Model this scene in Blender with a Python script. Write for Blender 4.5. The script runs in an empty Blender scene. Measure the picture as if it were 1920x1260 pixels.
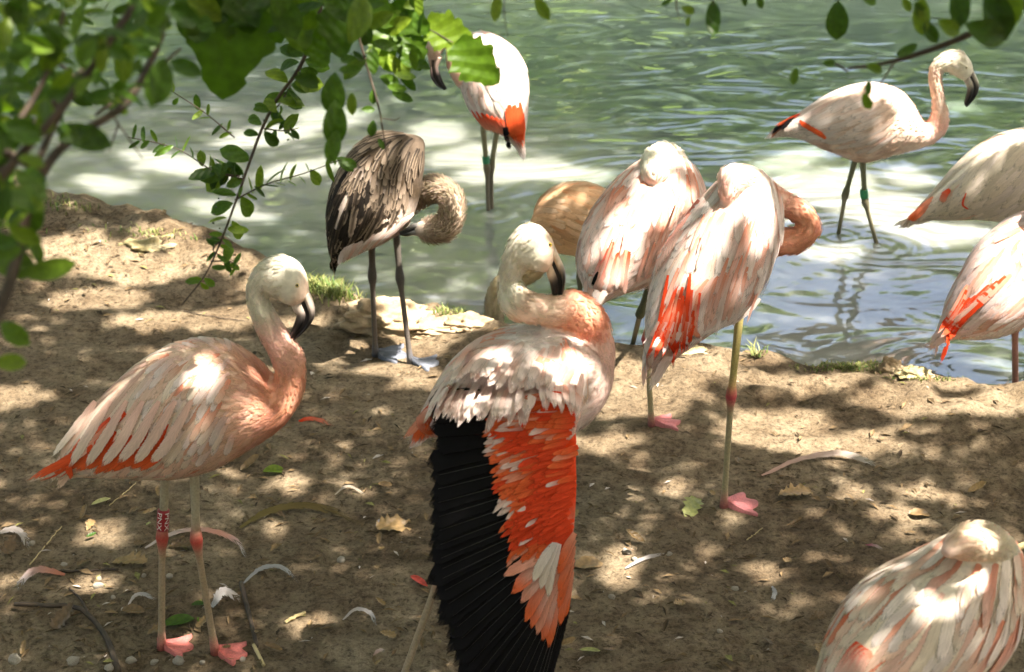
import bpy, bmesh, math, random
import numpy as np
from mathutils import Vector, Matrix, noise as mnoise
from mathutils.bvhtree import BVHTree
from mathutils.kdtree import KDTree

random.seed(7); RNG = np.random.default_rng(7)
scene = bpy.context.scene
COL = scene.collection

# ------------------------------------------------------------------ camera
CAM_H = 2.19; PITCH = math.radians(25.0); FPX = 3345.0
cam_d = bpy.data.cameras.new('camera'); cam = bpy.data.objects.new('camera', cam_d); COL.objects.link(cam)
cam.location = (0, 0, CAM_H); cam.rotation_euler = (math.pi/2 - PITCH, 0, 0)
cam_d.sensor_width = 36.0; cam_d.lens = FPX/1920*36.0
cam_d.clip_start = 0.05; cam_d.clip_end = 500
cam_d.dof.use_dof = True; cam_d.dof.focus_distance = 3.95; cam_d.dof.aperture_fstop = 6.3
scene.camera = cam
# ------------------------------------------------------------------ sky and sun
SUN = Vector((0.40, -0.20, 0.89)).normalized()          # direction towards the sun
w = bpy.data.worlds.new('World'); scene.world = w; w.use_nodes = True
nt = w.node_tree; nt.nodes.clear()
sky = nt.nodes.new('ShaderNodeTexSky'); sky.sky_type = 'NISHITA'; sky.sun_disc = False
sky.sun_elevation = math.asin(SUN.z); sky.sun_rotation = math.atan2(SUN.x, SUN.y)
sky.air_density = 1.0; sky.dust_density = 7.0; sky.ozone_density = 1.0
bg = nt.nodes.new('ShaderNodeBackground'); bg.inputs['Strength'].default_value = 0.15
out = nt.nodes.new('ShaderNodeOutputWorld')
nt.links.new(sky.outputs[0], bg.inputs[0]); nt.links.new(bg.outputs[0], out.inputs[0])
sun_d = bpy.data.lights.new('sun', 'SUN'); sun_d.energy = 4.3; sun_d.angle = math.radians(0.53); sun_d.color = (1.0, 0.95, 0.88)
sun_o = bpy.data.objects.new('sun', sun_d); COL.objects.link(sun_o)
sun_o.rotation_euler = SUN.to_track_quat('Z', 'Y').to_euler(); sun_o.location = (4, 1, 12)
vs = scene.view_settings
vs.view_transform = 'Standard'; vs.look = 'None'; vs.exposure = 2.7; vs.gamma = 1.0; vs.use_curve_mapping = False
vs.use_white_balance = True; vs.white_balance_temperature = 6750; vs.white_balance_tint = 10
scene.cycles.max_bounces = 7; scene.cycles.transparent_max_bounces = 8; scene.cycles.use_denoising = True
scene.cycles.sample_clamp_indirect = 6.0

# ------------------------------------------------------------------ pixel -> place
cp, sp = math.cos(PITCH), math.sin(PITCH)
EYE = np.array((0, 0, CAM_H))
def ray(px, py):
    dx = (px-960.0)/FPX; dy = -(py-630.0)/FPX
    return np.array((dx, dy*sp + cp, dy*cp - sp))
def at_y(px, py, Y): d = ray(px, py); return EYE + d*(Y/d[1])
def at_z(px, py, z=0.0): d = ray(px, py); return EYE + d*((z-CAM_H)/d[2])
def at_d(px, py, D): return EYE + ray(px, py)*D
def nrm(v): return v/(np.linalg.norm(v)+1e-12)
WATER_Z = -0.06

# ------------------------------------------------------------------ helpers
def tag(o, label=None, cat=None, group=None, kind=None):
    if label: o['label'] = label
    if cat: o['category'] = cat
    if group: o['group'] = group
    if kind: o['kind'] = kind
    return o
def empty(name, loc):
    o = bpy.data.objects.new(name, None); o.location = loc; o.empty_display_size = 0.1; COL.objects.link(o); return o
def mesh_obj(name, V, F, mat, parent=None, base=(0,0,0), col=None, fuv=None, smooth=True):
    me = bpy.data.meshes.new(name)
    V = np.asarray(V, dtype=float) - np.asarray(base, dtype=float)
    me.from_pydata(V.tolist(), [], [tuple(int(i) for i in f) for f in F])
    if smooth: me.polygons.foreach_set('use_smooth', np.ones(len(me.polygons), dtype=bool))
    if col is not None:
        a = me.color_attributes.new('Col', 'FLOAT_COLOR', 'POINT')
        c = np.ones((len(V), 4)); c[:, :3] = col; a.data.foreach_set('color', c.ravel())
    if fuv is not None:
        a = me.attributes.new('fuv', 'FLOAT_VECTOR', 'POINT'); a.data.foreach_set('vector', np.asarray(fuv, dtype=float).ravel())
    me.materials.append(mat); me.update()
    o = bpy.data.objects.new(name, me); COL.objects.link(o)
    if parent is not None: o.parent = parent
    return o
def place(name, me, parent=None, loc=(0,0,0), mat=None):
    o = bpy.data.objects.new(name, me); COL.objects.link(o)
    if parent is not None: o.parent = parent
    if mat is not None: o.matrix_local = mat
    else: o.location = loc
    return o
def catmull(P, n):
    P = np.asarray(P, dtype=float); k = len(P)
    if k == 2: t = np.linspace(0, 1, n)[:, None]; return P[0]*(1-t)+P[1]*t
    E = np.vstack([2*P[0]-P[1], P, 2*P[-1]-P[-2]])
    u = np.linspace(0, k-1-1e-9, n); i = u.astype(int); t = (u-i)[:, None]
    p0, p1, p2, p3 = E[i], E[i+1], E[i+2], E[i+3]
    return 0.5*((2*p1)+(-p0+p2)*t+(2*p0-5*p1+4*p2-p3)*t*t+(-p0+3*p1-3*p2+p3)*t**3)
def tube_geo(P, R, m=8, cap=True):
    """tapered tube along points P with radii R"""
    P = np.asarray(P, dtype=float); n = len(P); R = np.broadcast_to(np.asarray(R, dtype=float), (n,))
    T = np.gradient(P, axis=0); T /= np.linalg.norm(T, axis=1)[:, None]+1e-12
    ref = np.array((0, 0, 1.0)) if abs(T[0][2]) < 0.9 else np.array((1.0, 0, 0))
    u = nrm(np.cross(ref, T[0])); V = []; ph = np.linspace(0, 2*math.pi, m, endpoint=False)
    for i in range(n):
        u = nrm(u - T[i]*np.dot(u, T[i])); v = np.cross(T[i], u)
        V.append(P[i] + R[i]*(np.cos(ph)[:, None]*u + np.sin(ph)[:, None]*v))
    V = np.vstack(V)
    F = [(i*m+j, i*m+(j+1) % m, (i+1)*m+(j+1) % m, (i+1)*m+j) for i in range(n-1) for j in range(m)]
    if cap: F += [tuple(range(m-1, -1, -1)), tuple((n-1)*m+j for j in range(m))]
    return V, F
_H = RNG.random((256, 256))
def vnoise(x, y, s=1.0, off=0.0):
    x = np.asarray(x)*s+off; y = np.asarray(y)*s+off*1.7
    xi = np.floor(x).astype(int); yi = np.floor(y).astype(int); fx = x-xi; fy = y-yi
    fx = fx*fx*(3-2*fx); fy = fy*fy*(3-2*fy)
    g = lambda a, b: _H[a % 256, b % 256]
    return ((g(xi, yi)*(1-fx)+g(xi+1, yi)*fx)*(1-fy)+(g(xi, yi+1)*(1-fx)+g(xi+1, yi+1)*fx)*fy)-0.5

# ------------------------------------------------------------------ materials
def new_mat(name):
    m = bpy.data.materials.new(name); m.use_nodes = True
    t = m.node_tree; b = t.nodes['Principled BSDF']; return m, t, b
def N(t, kind, **kw):
    n = t.nodes.new(kind)
    for k, v in kw.items():
        if k in n.inputs: n.inputs[k].default_value = v
        else: setattr(n, k, v)
    return n
def ramp(t, stops):
    r = t.nodes.new('ShaderNodeValToRGB'); e = r.color_ramp.elements
    while len(e) < len(stops): e.new(0.5)
    for el, (p, c) in zip(e, stops): el.position = p; el.color = (*c, 1)
    return r
def mix(t, a, b, f, mode='MIX'):
    m = t.nodes.new('ShaderNodeMix'); m.data_type = 'RGBA'; m.blend_type = mode
    for s, v in ((m.inputs[6], a), (m.inputs[7], b), (m.inputs[0], f)):
        if hasattr(v, 'links'): t.links.new(v, s)
        elif isinstance(v, (int, float)): s.default_value = v
        else: s.default_value = (*v, 1)
    return m.outputs[2]
def bump(t, h, strength, dist, b):
    n = N(t, 'ShaderNodeBump', Strength=strength, Distance=dist); t.links.new(h, n.inputs['Height']); t.links.new(n.outputs[0], b.inputs['Normal']); return n
def col_mat(name, rough, noise_scale=60, noise_amt=0.35, bump_s=0.3, bump_d=0.002, spec=0.3, trans=0.0, streak=False):
    m, t, b = new_mat(name)
    a = N(t, 'ShaderNodeAttribute', attribute_name='Col')
    nz = N(t, 'ShaderNodeTexNoise', Scale=noise_scale, Detail=4.0)
    if streak:
        f = N(t, 'ShaderNodeAttribute', attribute_name='fuv')
        mp = N(t, 'ShaderNodeMapping'); mp.inputs['Scale'].default_value = (3.4, 0.9, 40.0)
        t.links.new(f.outputs['Vector'], mp.inputs['Vector']); t.links.new(mp.outputs[0], nz.inputs['Vector'])
        nz.inputs['Scale'].default_value = 1.6
    else:
        tc = N(t, 'ShaderNodeTexCoord'); t.links.new(tc.outputs['Object'], nz.inputs['Vector'])
    r = ramp(t, [(0.25, (1-noise_amt,)*3), (0.75, (1.0,)*3)]); t.links.new(nz.outputs['Fac'], r.inputs[0])
    c = mix(t, a.outputs['Color'], r.outputs[0], 1.0, 'MULTIPLY')
    t.links.new(c, b.inputs['Base Color']); b.inputs['Roughness'].default_value = rough; b.inputs['Specular IOR Level'].default_value = spec
    bump(t, nz.outputs['Fac'], bump_s, bump_d, b)
    if trans > 0:
        tr = N(t, 'ShaderNodeBsdfTranslucent'); t.links.new(c, tr.inputs['Color'])
        ms = N(t, 'ShaderNodeMixShader'); ms.inputs[0].default_value = trans
        o = t.nodes['Material Output']; t.links.new(b.outputs[0], ms.inputs[1]); t.links.new(tr.outputs[0], ms.inputs[2]); t.links.new(ms.outputs[0], o.inputs['Surface'])
    return m
def feather_mat(name, amt, trans, fringe, rough=0.6):
    m, t, b = new_mat(name); a = N(t, 'ShaderNodeAttribute', attribute_name='Col'); f = N(t, 'ShaderNodeAttribute', attribute_name='fuv')
    sx = N(t, 'ShaderNodeSeparateXYZ'); t.links.new(f.outputs['Vector'], sx.inputs[0])
    def mth(op, x, y=0.0, z=None):
        n = N(t, 'ShaderNodeMath', operation=op)
        for s, v in zip(n.inputs, (x, y) if z is None else (x, y, z)):
            if hasattr(v, 'links'): t.links.new(v, s)
            else: s.default_value = v
        return n.outputs[0]
    au = mth('ABSOLUTE', sx.outputs[0]); barb = mth('SUBTRACT', sx.outputs[1], mth('MULTIPLY', au, 0.35))      # barbs run obliquely from the shaft
    cb = N(t, 'ShaderNodeCombineXYZ'); t.links.new(mth('MULTIPLY', sx.outputs[0], 0.5), cb.inputs[0]); t.links.new(mth('MULTIPLY', barb, 11.0), cb.inputs[1]); t.links.new(mth('MULTIPLY', sx.outputs[2], 40.0), cb.inputs[2])
    nb = N(t, 'ShaderNodeTexNoise', Scale=1.6, Detail=3.0); t.links.new(cb.outputs[0], nb.inputs['Vector'])
    c2 = N(t, 'ShaderNodeCombineXYZ'); t.links.new(mth('MULTIPLY', sx.outputs[0], 3.2), c2.inputs[0]); t.links.new(mth('MULTIPLY', sx.outputs[1], 0.9), c2.inputs[1]); t.links.new(mth('MULTIPLY', sx.outputs[2], 40.0), c2.inputs[2])
    ns = N(t, 'ShaderNodeTexNoise', Scale=1.6, Detail=4.0); t.links.new(c2.outputs[0], ns.inputs['Vector'])
    r = ramp(t, [(0.25, (1-amt, 1-amt*1.15, 1-amt*1.25)), (0.75, (1.0,)*3)]); t.links.new(ns.outputs['Fac'], r.inputs[0])
    r2 = ramp(t, [(0.3, (0.86,)*3), (0.6, (1.0,)*3)]); t.links.new(nb.outputs['Fac'], r2.inputs[0])
    c = mix(t, a.outputs['Color'], r.outputs[0], 1.0, 'MULTIPLY'); c = mix(t, c, r2.outputs[0], 1.0, 'MULTIPLY')
    t.links.new(c, b.inputs['Base Color']); b.inputs['Roughness'].default_value = rough; b.inputs['Specular IOR Level'].default_value = 0.12
    bump(t, nb.outputs['Fac'], 0.25, 0.0015, b)
    tr = N(t, 'ShaderNodeBsdfTranslucent'); t.links.new(c, tr.inputs['Color']); ms = N(t, 'ShaderNodeMixShader'); ms.inputs[0].default_value = trans
    t.links.new(b.outputs[0], ms.inputs[1]); t.links.new(tr.outputs[0], ms.inputs[2])
    # loose barb ends: the vane frays away towards its edges and tip
    edge = mth('ADD', mth('MULTIPLY', mth('SUBTRACT', nb.outputs['Fac'], 0.5), 2.2*fringe), mth('SUBTRACT', 1.0-fringe*0.45, mth('MAXIMUM', au, mth('SUBTRACT', mth('MULTIPLY', sx.outputs[1], 0.5), 0.10))))
    al = mth('MULTIPLY', edge, 9.0); al = N(t, 'ShaderNodeClamp') if False else mth('MINIMUM', mth('MAXIMUM', al, 0.0), 1.0)
    tp = N(t, 'ShaderNodeBsdfTransparent'); m2 = N(t, 'ShaderNodeMixShader'); t.links.new(al, m2.inputs[0]); t.links.new(tp.outputs[0], m2.inputs[1]); t.links.new(ms.outputs[0], m2.inputs[2])
    t.links.new(m2.outputs[0], t.nodes['Material Output'].inputs['Surface']); return m
M_BODY = col_mat('plumage_skin', 0.85, 90, 0.25, 0.5, 0.003, 0.15)
M_FEATH = feather_mat('feather_vane', 0.24, 0.28, 0.20)
M_FLIGHT = feather_mat('flight_vane', 0.3, 0.03, 0.10, 0.75)
M_COVERT = feather_mat('covert_vane', 0.22, 0.22, 0.12, 0.6)
M_DOWN = feather_mat('down', 0.2, 0.35, 0.45, 0.85)
M_BILL = col_mat('bill_horn', 0.35, 150, 0.25, 0.15, 0.001, 0.45)
M_LEG = col_mat('leg_skin', 0.55, 220, 0.4, 0.5, 0.0015, 0.35)
M_BAND = col_mat('band_plastic', 0.4, 100, 0.1, 0.1, 0.0005, 0.5)
M_EYE = col_mat('eye_gloss', 0.12, 100, 0.1, 0.0, 0.0005, 0.6)
M_LITTER = col_mat('litter', 0.8, 120, 0.5, 0.4, 0.002, 0.2)
M_GRASS = col_mat('grass_blade', 0.55, 40, 0.35, 0.1, 0.001, 0.3, 0.3)

def leaf_mat(name, dark, mid, light, trans=0.35):
    m, t, b = new_mat(name)
    oi = N(t, 'ShaderNodeObjectInfo'); tc = N(t, 'ShaderNodeTexCoord')
    r = ramp(t, [(0.0, dark), (0.55, mid), (1.0, light)]); t.links.new(oi.outputs['Random'], r.inputs[0])
    nz = N(t, 'ShaderNodeTexNoise', Scale=7.0, Detail=5.0); t.links.new(tc.outputs['Object'], nz.inputs['Vector'])
    r2 = ramp(t, [(0.3, (0.62, 0.62, 0.55)), (0.7, (1.15, 1.1, 1.0))]); t.links.new(nz.outputs['Fac'], r2.inputs[0])
    wv = N(t, 'ShaderNodeTexWave', Scale=2.2, Distortion=1.2); wv.bands_direction = 'DIAGONAL'; t.links.new(tc.outputs['Object'], wv.inputs['Vector'])
    c = mix(t, r.outputs[0], r2.outputs[0], 1.0, 'MULTIPLY')
    t.links.new(c, b.inputs['Base Color']); b.inputs['Roughness'].default_value = 0.42; b.inputs['Specular IOR Level'].default_value = 0.35
    bump(t, wv.outputs['Fac'], 0.15, 0.02, b)
    tr = N(t, 'ShaderNodeBsdfTranslucent'); tcol = mix(t, c, (0.9, 1.25, 0.35), 1.0, 'MULTIPLY'); t.links.new(tcol, tr.inputs['Color'])
    ms = N(t, 'ShaderNodeMixShader'); ms.inputs[0].default_value = trans
    o = t.nodes['Material Output']; t.links.new(b.outputs[0], ms.inputs[1]); t.links.new(tr.outputs[0], ms.inputs[2]); t.links.new(ms.outputs[0], o.inputs['Surface'])
    return m
M_LEAF = leaf_mat('shrub_leaf', (0.035, 0.085, 0.008), (0.075, 0.155, 0.012), (0.17, 0.25, 0.02), 0.42)
M_LEAFB = leaf_mat('lobed_leaf', (0.055, 0.12, 0.01), (0.09, 0.18, 0.012), (0.17, 0.27, 0.02), 0.55)
M_DEAD = leaf_mat('dead_leaf', (0.10, 0.06, 0.03), (0.20, 0.13, 0.06), (0.32, 0.21, 0.10), 0.1)
M_PALE = leaf_mat('pale_leaf', (0.30, 0.32, 0.12), (0.36, 0.36, 0.15), (0.45, 0.42, 0.2), 0.15)
def bark_mat():
    m, t, b = new_mat('bark'); tc = N(t, 'ShaderNodeTexCoord')
    nz = N(t, 'ShaderNodeTexNoise', Scale=35.0, Detail=6.0); t.links.new(tc.outputs['Object'], nz.inputs['Vector'])
    r = ramp(t, [(0.3, (0.022, 0.014, 0.009)), (0.7, (0.075, 0.05, 0.03))]); t.links.new(nz.outputs['Fac'], r.inputs[0])
    t.links.new(r.outputs[0], b.inputs['Base Color']); b.inputs['Roughness'].default_value = 0.8; bump(t, nz.outputs['Fac'], 0.5, 0.004, b); return m
M_BARK = bark_mat()
def rock_mat(name, c0, c1, c2):
    m, t, b = new_mat(name); tc = N(t, 'ShaderNodeTexCoord')
    nz = N(t, 'ShaderNodeTexNoise', Scale=14.0, Detail=8.0, Roughness=0.65); t.links.new(tc.outputs['Object'], nz.inputs['Vector'])
    r = ramp(t, [(0.3, c0), (0.5, c1), (0.72, c2)]); t.links.new(nz.outputs['Fac'], r.inputs[0])
    t.links.new(r.outputs[0], b.inputs['Base Color']); b.inputs['Roughness'].default_value = 0.9; bump(t, nz.outputs['Fac'], 0.7, 0.02, b); return m
M_ROCK = rock_mat('sandstone', (0.13, 0.085, 0.045), (0.28, 0.20, 0.115), (0.44, 0.35, 0.23))
M_MOSSROCK = rock_mat('mossy_stone', (0.12, 0.11, 0.04), (0.26, 0.21, 0.10), (0.42, 0.36, 0.23))
M_PEB = rock_mat('pebble_stone', (0.22, 0.18, 0.13), (0.38, 0.33, 0.26), (0.55, 0.50, 0.42))
def ground_mat():
    m, t, b = new_mat('bank_earth'); g = N(t, 'ShaderNodeNewGeometry')
    def nz(s, d, r=0.6):
        n = N(t, 'ShaderNodeTexNoise', Scale=s, Detail=d, Roughness=r); t.links.new(g.outputs['Position'], n.inputs['Vector']); return n.outputs['Fac']
    big, medm, fine, grit = nz(2.2, 5), nz(11, 6, 0.7), nz(70, 6, 0.75), nz(260, 3, 0.8)
    r1 = ramp(t, [(0.32, (0.155, 0.108, 0.062)), (0.68, (0.32, 0.25, 0.162))]); t.links.new(big, r1.inputs[0])
    r2 = ramp(t, [(0.34, (0.42, 0.36, 0.30)), (0.58, (1.0, 1.0, 1.0))]); t.links.new(medm, r2.inputs[0])
    r3 = ramp(t, [(0.36, (0.28, 0.25, 0.22)), (0.49, (0.92, 0.92, 0.92)), (0.70, (1.3, 1.3, 1.28))]); t.links.new(fine, r3.inputs[0])
    r4 = ramp(t, [(0.30, (0.55, 0.52, 0.5)), (0.5, (1, 1, 1)), (0.8, (1.2, 1.2, 1.2))]); t.links.new(grit, r4.inputs[0])
    c = mix(t, r1.outputs[0], r2.outputs[0], 0.8, 'MULTIPLY'); c = mix(t, c, r3.outputs[0], 0.9, 'MULTIPLY'); c = mix(t, c, r4.outputs[0], 0.8, 'MULTIPLY')
    sx = N(t, 'ShaderNodeSeparateXYZ'); t.links.new(g.outputs['Position'], sx.inputs[0])
    mr = N(t, 'ShaderNodeMapRange'); mr.inputs[1].default_value = -0.065; mr.inputs[2].default_value = -0.03; t.links.new(sx.outputs['Z'], mr.inputs[0])
    c = mix(t, (0.09, 0.075, 0.04), c, mr.outputs[0])
    fb = N(t, 'ShaderNodeMapRange'); fb.inputs[1].default_value = 12.4; fb.inputs[2].default_value = 12.9; t.links.new(sx.outputs['Y'], fb.inputs[0]); c = mix(t, c, (0.075, 0.12, 0.025), fb.outputs[0])   # the far bank is grassed
    t.links.new(c, b.inputs['Base Color']); b.inputs['Roughness'].default_value = 0.92; b.inputs['Specular IOR Level'].default_value = 0.2
    ad = N(t, 'ShaderNodeMath', operation='ADD'); t.links.new(fine, ad.inputs[0]); t.links.new(medm, ad.inputs[1])
    bump(t, ad.outputs[0], 1.0, 0.018, b); return m
M_GROUND = ground_mat()
def water_mat():
    m, t, b = new_mat('murky_water'); g = N(t, 'ShaderNodeNewGeometry')
    mp = N(t, 'ShaderNodeMapping'); mp.inputs['Scale'].default_value = (1.0, 1.7, 1.0); mp.inputs['Rotation'].default_value = (0, 0, math.radians(-22))
    t.links.new(g.outputs['Position'], mp.inputs['Vector'])
    def nz(s, d, dist, rough=0.5):
        n = N(t, 'ShaderNodeTexNoise', Scale=s, Detail=d, Distortion=dist, Roughness=rough); t.links.new(mp.outputs[0], n.inputs['Vector']); return n.outputs['Fac']
    def mth(op, x, y):
        n = N(t, 'ShaderNodeMath', operation=op)
        for s, v in zip(n.inputs, (x, y)):
            if hasattr(v, 'links'): t.links.new(v, s)
            else: s.default_value = v
        return n.outputs[0]
    big, a, c = nz(0.9, 3, 0.5), nz(2.2, 1.6, 1.9, 0.42), nz(7, 1.0, 1.6)
    silt_sunlit = mth('ADD', mth('MULTIPLY', big, 0.5), mth('MULTIPLY', mth('SUBTRACT', nz(3.2, 5, 1.5, 0.65), 0.5), 0.75))
    for px_, py_, rr in ((430, 300, 1.0), (150, 330, 0.9), (900, 300, 0.5), (1600, 410, 0.75), (1750, 440, 0.6), (1620, 660, 0.45), (820, 560, 0.5)):  # paler colour painted where the water is sunlit, on top of the silt noise
        d = N(t, 'ShaderNodeVectorMath', operation='DISTANCE'); t.links.new(g.outputs['Position'], d.inputs[0]); d.inputs[1].default_value = tuple(at_z(px_, py_, WATER_Z)); q = mth('DIVIDE', d.outputs['Value'], rr); silt_sunlit = mth('ADD', silt_sunlit, mth('MULTIPLY', mth('POWER', 2.718, mth('MULTIPLY', mth('MULTIPLY', q, q), -1.0)), 0.55))
    cr = ramp(t, [(0.28, (0.078, 0.108, 0.080)), (0.85, (0.165, 0.170, 0.150))]); t.links.new(silt_sunlit, cr.inputs[0])
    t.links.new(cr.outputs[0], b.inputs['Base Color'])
    b.subsurface_method = 'BURLEY'; b.inputs['Subsurface Weight'].default_value = 1.0; b.inputs['Subsurface Radius'].default_value = (1.0, 1.0, 0.9); b.inputs['Subsurface Scale'].default_value = 0.16
    b.inputs['Roughness'].default_value = 0.02; b.inputs['IOR'].default_value = 1.6
    cal = N(t, 'ShaderNodeTexNoise', Scale=0.75, Detail=1.0); t.links.new(g.outputs['Position'], cal.inputs['Vector'])
    mk = N(t, 'ShaderNodeMapRange'); mk.inputs[1].default_value = 0.35; mk.inputs[2].default_value = 0.6; mk.inputs[3].default_value = 0.3; t.links.new(cal.outputs['Fac'], mk.inputs[0])
    h = mth('MULTIPLY', mth('ADD', a, mth('MULTIPLY', c, 0.06)), mk.outputs[0])
    for cx, cy, wl, rad in ((*at_z(1647, 463, WATER_Z)[:2], 0.055, 0.22), (*at_z(1571, 444, WATER_Z)[:2], 0.05, 0.16), (*at_z(917, 400, WATER_Z)[:2], 0.06, 0.15)):
        d = N(t, 'ShaderNodeVectorMath', operation='DISTANCE'); t.links.new(g.outputs['Position'], d.inputs[0]); d.inputs[1].default_value = (cx, cy, WATER_Z)
        w_ = mth('SINE', mth('MULTIPLY', d.outputs['Value'], 2*math.pi/wl), 0.0); f = mth('POWER', 2.718, mth('MULTIPLY', d.outputs['Value'], -1/rad)); h = mth('ADD', h, mth('MULTIPLY', mth('MULTIPLY', w_, f), 0.05))
    bump(t, h, 0.54, 0.06, b); return m
WATER_Z = -0.06
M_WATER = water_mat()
# ------------------------------------------------------------------ terrain: bank, pond bed, far bank
SHORE_PX = [(-500, 180), (-200, 270), (60, 340), (110, 372), (200, 405), (290, 432), (380, 462), (480, 492), (560, 520), (640, 548), (690, 566), (780, 572), (850, 592),
            (930, 612), (1020, 630), (1110, 648), (1200, 652), (1300, 655), (1390, 668), (1470, 680), (1520, 690), (1590, 684), (1660, 690), (1740, 712), (1830, 724), (1920, 728), (2100, 735), (2500, 760)]
_sp = np.array([at_z(x, y, WATER_Z)[:2] for x, y in SHORE_PX])
_sx = np.concatenate([[-40, -6], _sp[:, 0], [6, 40]]); _sy = np.concatenate([[9.0, 8.2], _sp[:, 1], [4.7, 5.2]])
def shore_y(x): return np.interp(x, _sx, _sy)
MX, MY = at_z(170, 420)[:2]
def ground_z(x, y):
    x = np.asarray(x, dtype=float); y = np.asarray(y, dtype=float)
    jag = vnoise(x, y, 5.0, 3.1)*0.10 + vnoise(x, y, 17.0, 9.7)*0.035
    d = (shore_y(x)-y)*0.85 + jag*0.6
    land = 0.020*vnoise(x, y, 2.3, 1.0)+0.012*vnoise(x, y, 8.0, 5.0)+0.011*vnoise(x, y, 24.0, 2.0)+0.006*vnoise(x, y, 62.0, 8.0)
    lip = np.exp(-((d-0.22)/0.2)**2)*(0.05*vnoise(x, y, 6.0, 4.0)+0.03*vnoise(x, y, 18.0, 6.0)+0.012)
    s = np.clip(d/0.13, 0, 1); s = s*s*(3-2*s)
    z = (land+lip)*s + (WATER_Z-0.012)*(1-s)
    z = np.where(d < 0, WATER_Z-0.012+np.clip(d, -0.8, 0)*0.45, z)
    z = z + 0.07*np.exp(-(((x-MX)/0.55)**2+((y-MY+0.1)/0.35)**2))*s
    f = np.clip((y-12.8)/1.2, 0, 1); return z*(1-f)+f*(0.35+0.3*vnoise(x, y, 0.5, 2.0)+0.05*np.maximum(y-14, 0))
def gz(x, y): return float(ground_z(np.array([x]), np.array([y]))[0])
def ground_px(px, py):
    p = at_z(px, py, 0.0)
    for _ in range(4): p = at_z(px, py, gz(p[0], p[1]))
    return p
def axis(a, b, step, far0, far1):
    c = list(np.arange(a, b, step)); s = step
    x = c[-1]
    while x < far1: s *= 1.16; x += s; c.append(x)
    x = a; s = step
    while x > far0: s *= 1.16; x -= s; c.insert(0, x)
    return np.array(c)
gx = axis(-2.3, 2.3, 0.0155, -60, 60); gy = axis(2.3, 6.6, 0.0155, -30, 120)
X, Yg = np.meshgrid(gx, gy); Zg = ground_z(X, Yg)
nx, ny = len(gx), len(gy)
idx = np.arange(nx*ny).reshape(ny, nx)
GF = np.stack([idx[:-1, :-1].ravel(), idx[:-1, 1:].ravel(), idx[1:, 1:].ravel(), idx[1:, :-1].ravel()], 1)
g = mesh_obj('ground', np.stack([X.ravel(), Yg.ravel(), Zg.ravel()], 1), GF, M_GROUND); g['kind'] = 'structure'
WV = [(-60, 1.5, WATER_Z), (60, 1.5, WATER_Z), (60, 14.2, WATER_Z), (-60, 14.2, WATER_Z)]
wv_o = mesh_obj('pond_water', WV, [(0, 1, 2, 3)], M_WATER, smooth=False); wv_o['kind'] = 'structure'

# ------------------------------------------------------------------ where the sun breaks through the leaves
E1 = SUN.cross(Vector((0, 1, 0))).normalized(); E2 = SUN.cross(E1).normalized()
E1, E2, S3 = np.array(E1), np.array(E2), np.array(SUN)
def sun_uv(P): P = np.asarray(P); return np.stack([P@E1, P@E2], -1)
HOLES = []
def hole(cx, cy, rx, ry, rot=0.0, z=None, Y=None, grow=0.022):
    a = np.linspace(0, 2*math.pi, 18, endpoint=False); c, s = math.cos(math.radians(rot)), math.sin(math.radians(rot))
    px = cx+rx*np.cos(a)*c-ry*np.sin(a)*s; py = cy+rx*np.cos(a)*s+ry*np.sin(a)*c
    pts = np.array([at_y(u, v, Y) if Y is not None else at_z(u, v, 0.0 if z is None else z) for u, v in zip(px, py)])
    q = sun_uv(pts); m = q.mean(0); d = q-m; r = np.linalg.norm(d, axis=1)[:, None]; HOLES.append(m+d*(1+grow/np.maximum(r, 0.01)))
GROUND_LIT = [  # sun patches on the bank (photo pixels): centre, radii, tilt
    (130, 500, 70, 22, 0), (235, 515, 105, 17, 5), (400, 503, 85, 14, 8), (175, 562, 90, 14, -4), (300, 600, 80, 12, -4), (420, 596, 80, 13, -4), (300, 470, 50, 10, 0),
    (520, 530, 40, 10, 0), (635, 545, 60, 16, 10), (700, 580, 60, 18, 5), (800, 590, 80, 16, 12), (640, 645, 30, 8, 20), (760, 640, 70, 22, 10), (740, 692, 60, 9, 0), (800, 712, 60, 8, -5), (560, 612, 30, 8, 0), (870, 615, 40, 14, 0),
    (1200, 715, 70, 26, 0), (1290, 700, 70, 18, 0), (1215, 755, 95, 22, -8), (1330, 680, 60, 12, -10), (1150, 690, 30, 20, 0), (1400, 672, 60, 10, 8),
    (1435, 800, 75, 26, -6), (1490, 815, 75, 22, 10), (1500, 790, 45, 14, 0), (1620, 828, 45, 15, -10), (1130, 828, 42, 8, 0), (1450, 722, 40, 9, 0), (1560, 725, 70, 10, -12),
    (1740, 770, 90, 12, 5), (1660, 745, 60, 11, -12), (1780, 720, 90, 13, 4), (1880, 740, 60, 9, 4), (1870, 765, 60, 9, 0),
    (1600, 930, 28, 13, 0), (1680, 965, 44, 15, 8), (1265, 910, 22, 13, -20), (1440, 1075, 24, 16, 0), (1720, 925, 50, 10, 5), (1165, 1065, 28, 40, 25), (1110, 1150, 16, 10, 0), (195, 1005, 38, 20, 10), (25, 1010, 30, 16, 0), (180, 1092, 46, 14, -8), (545, 905, 32, 9, -10), (590, 1160, 16, 8, -30), (30, 745, 36, 12, -8), (240, 880, 50, 6, 0),
    (1885, 1230, 60, 50, -30), (1900, 1060, 20, 60, 0)]
for e in GROUND_LIT: hole(*e, grow=0.032 if e[1] < 860 else 0.018)
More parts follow.
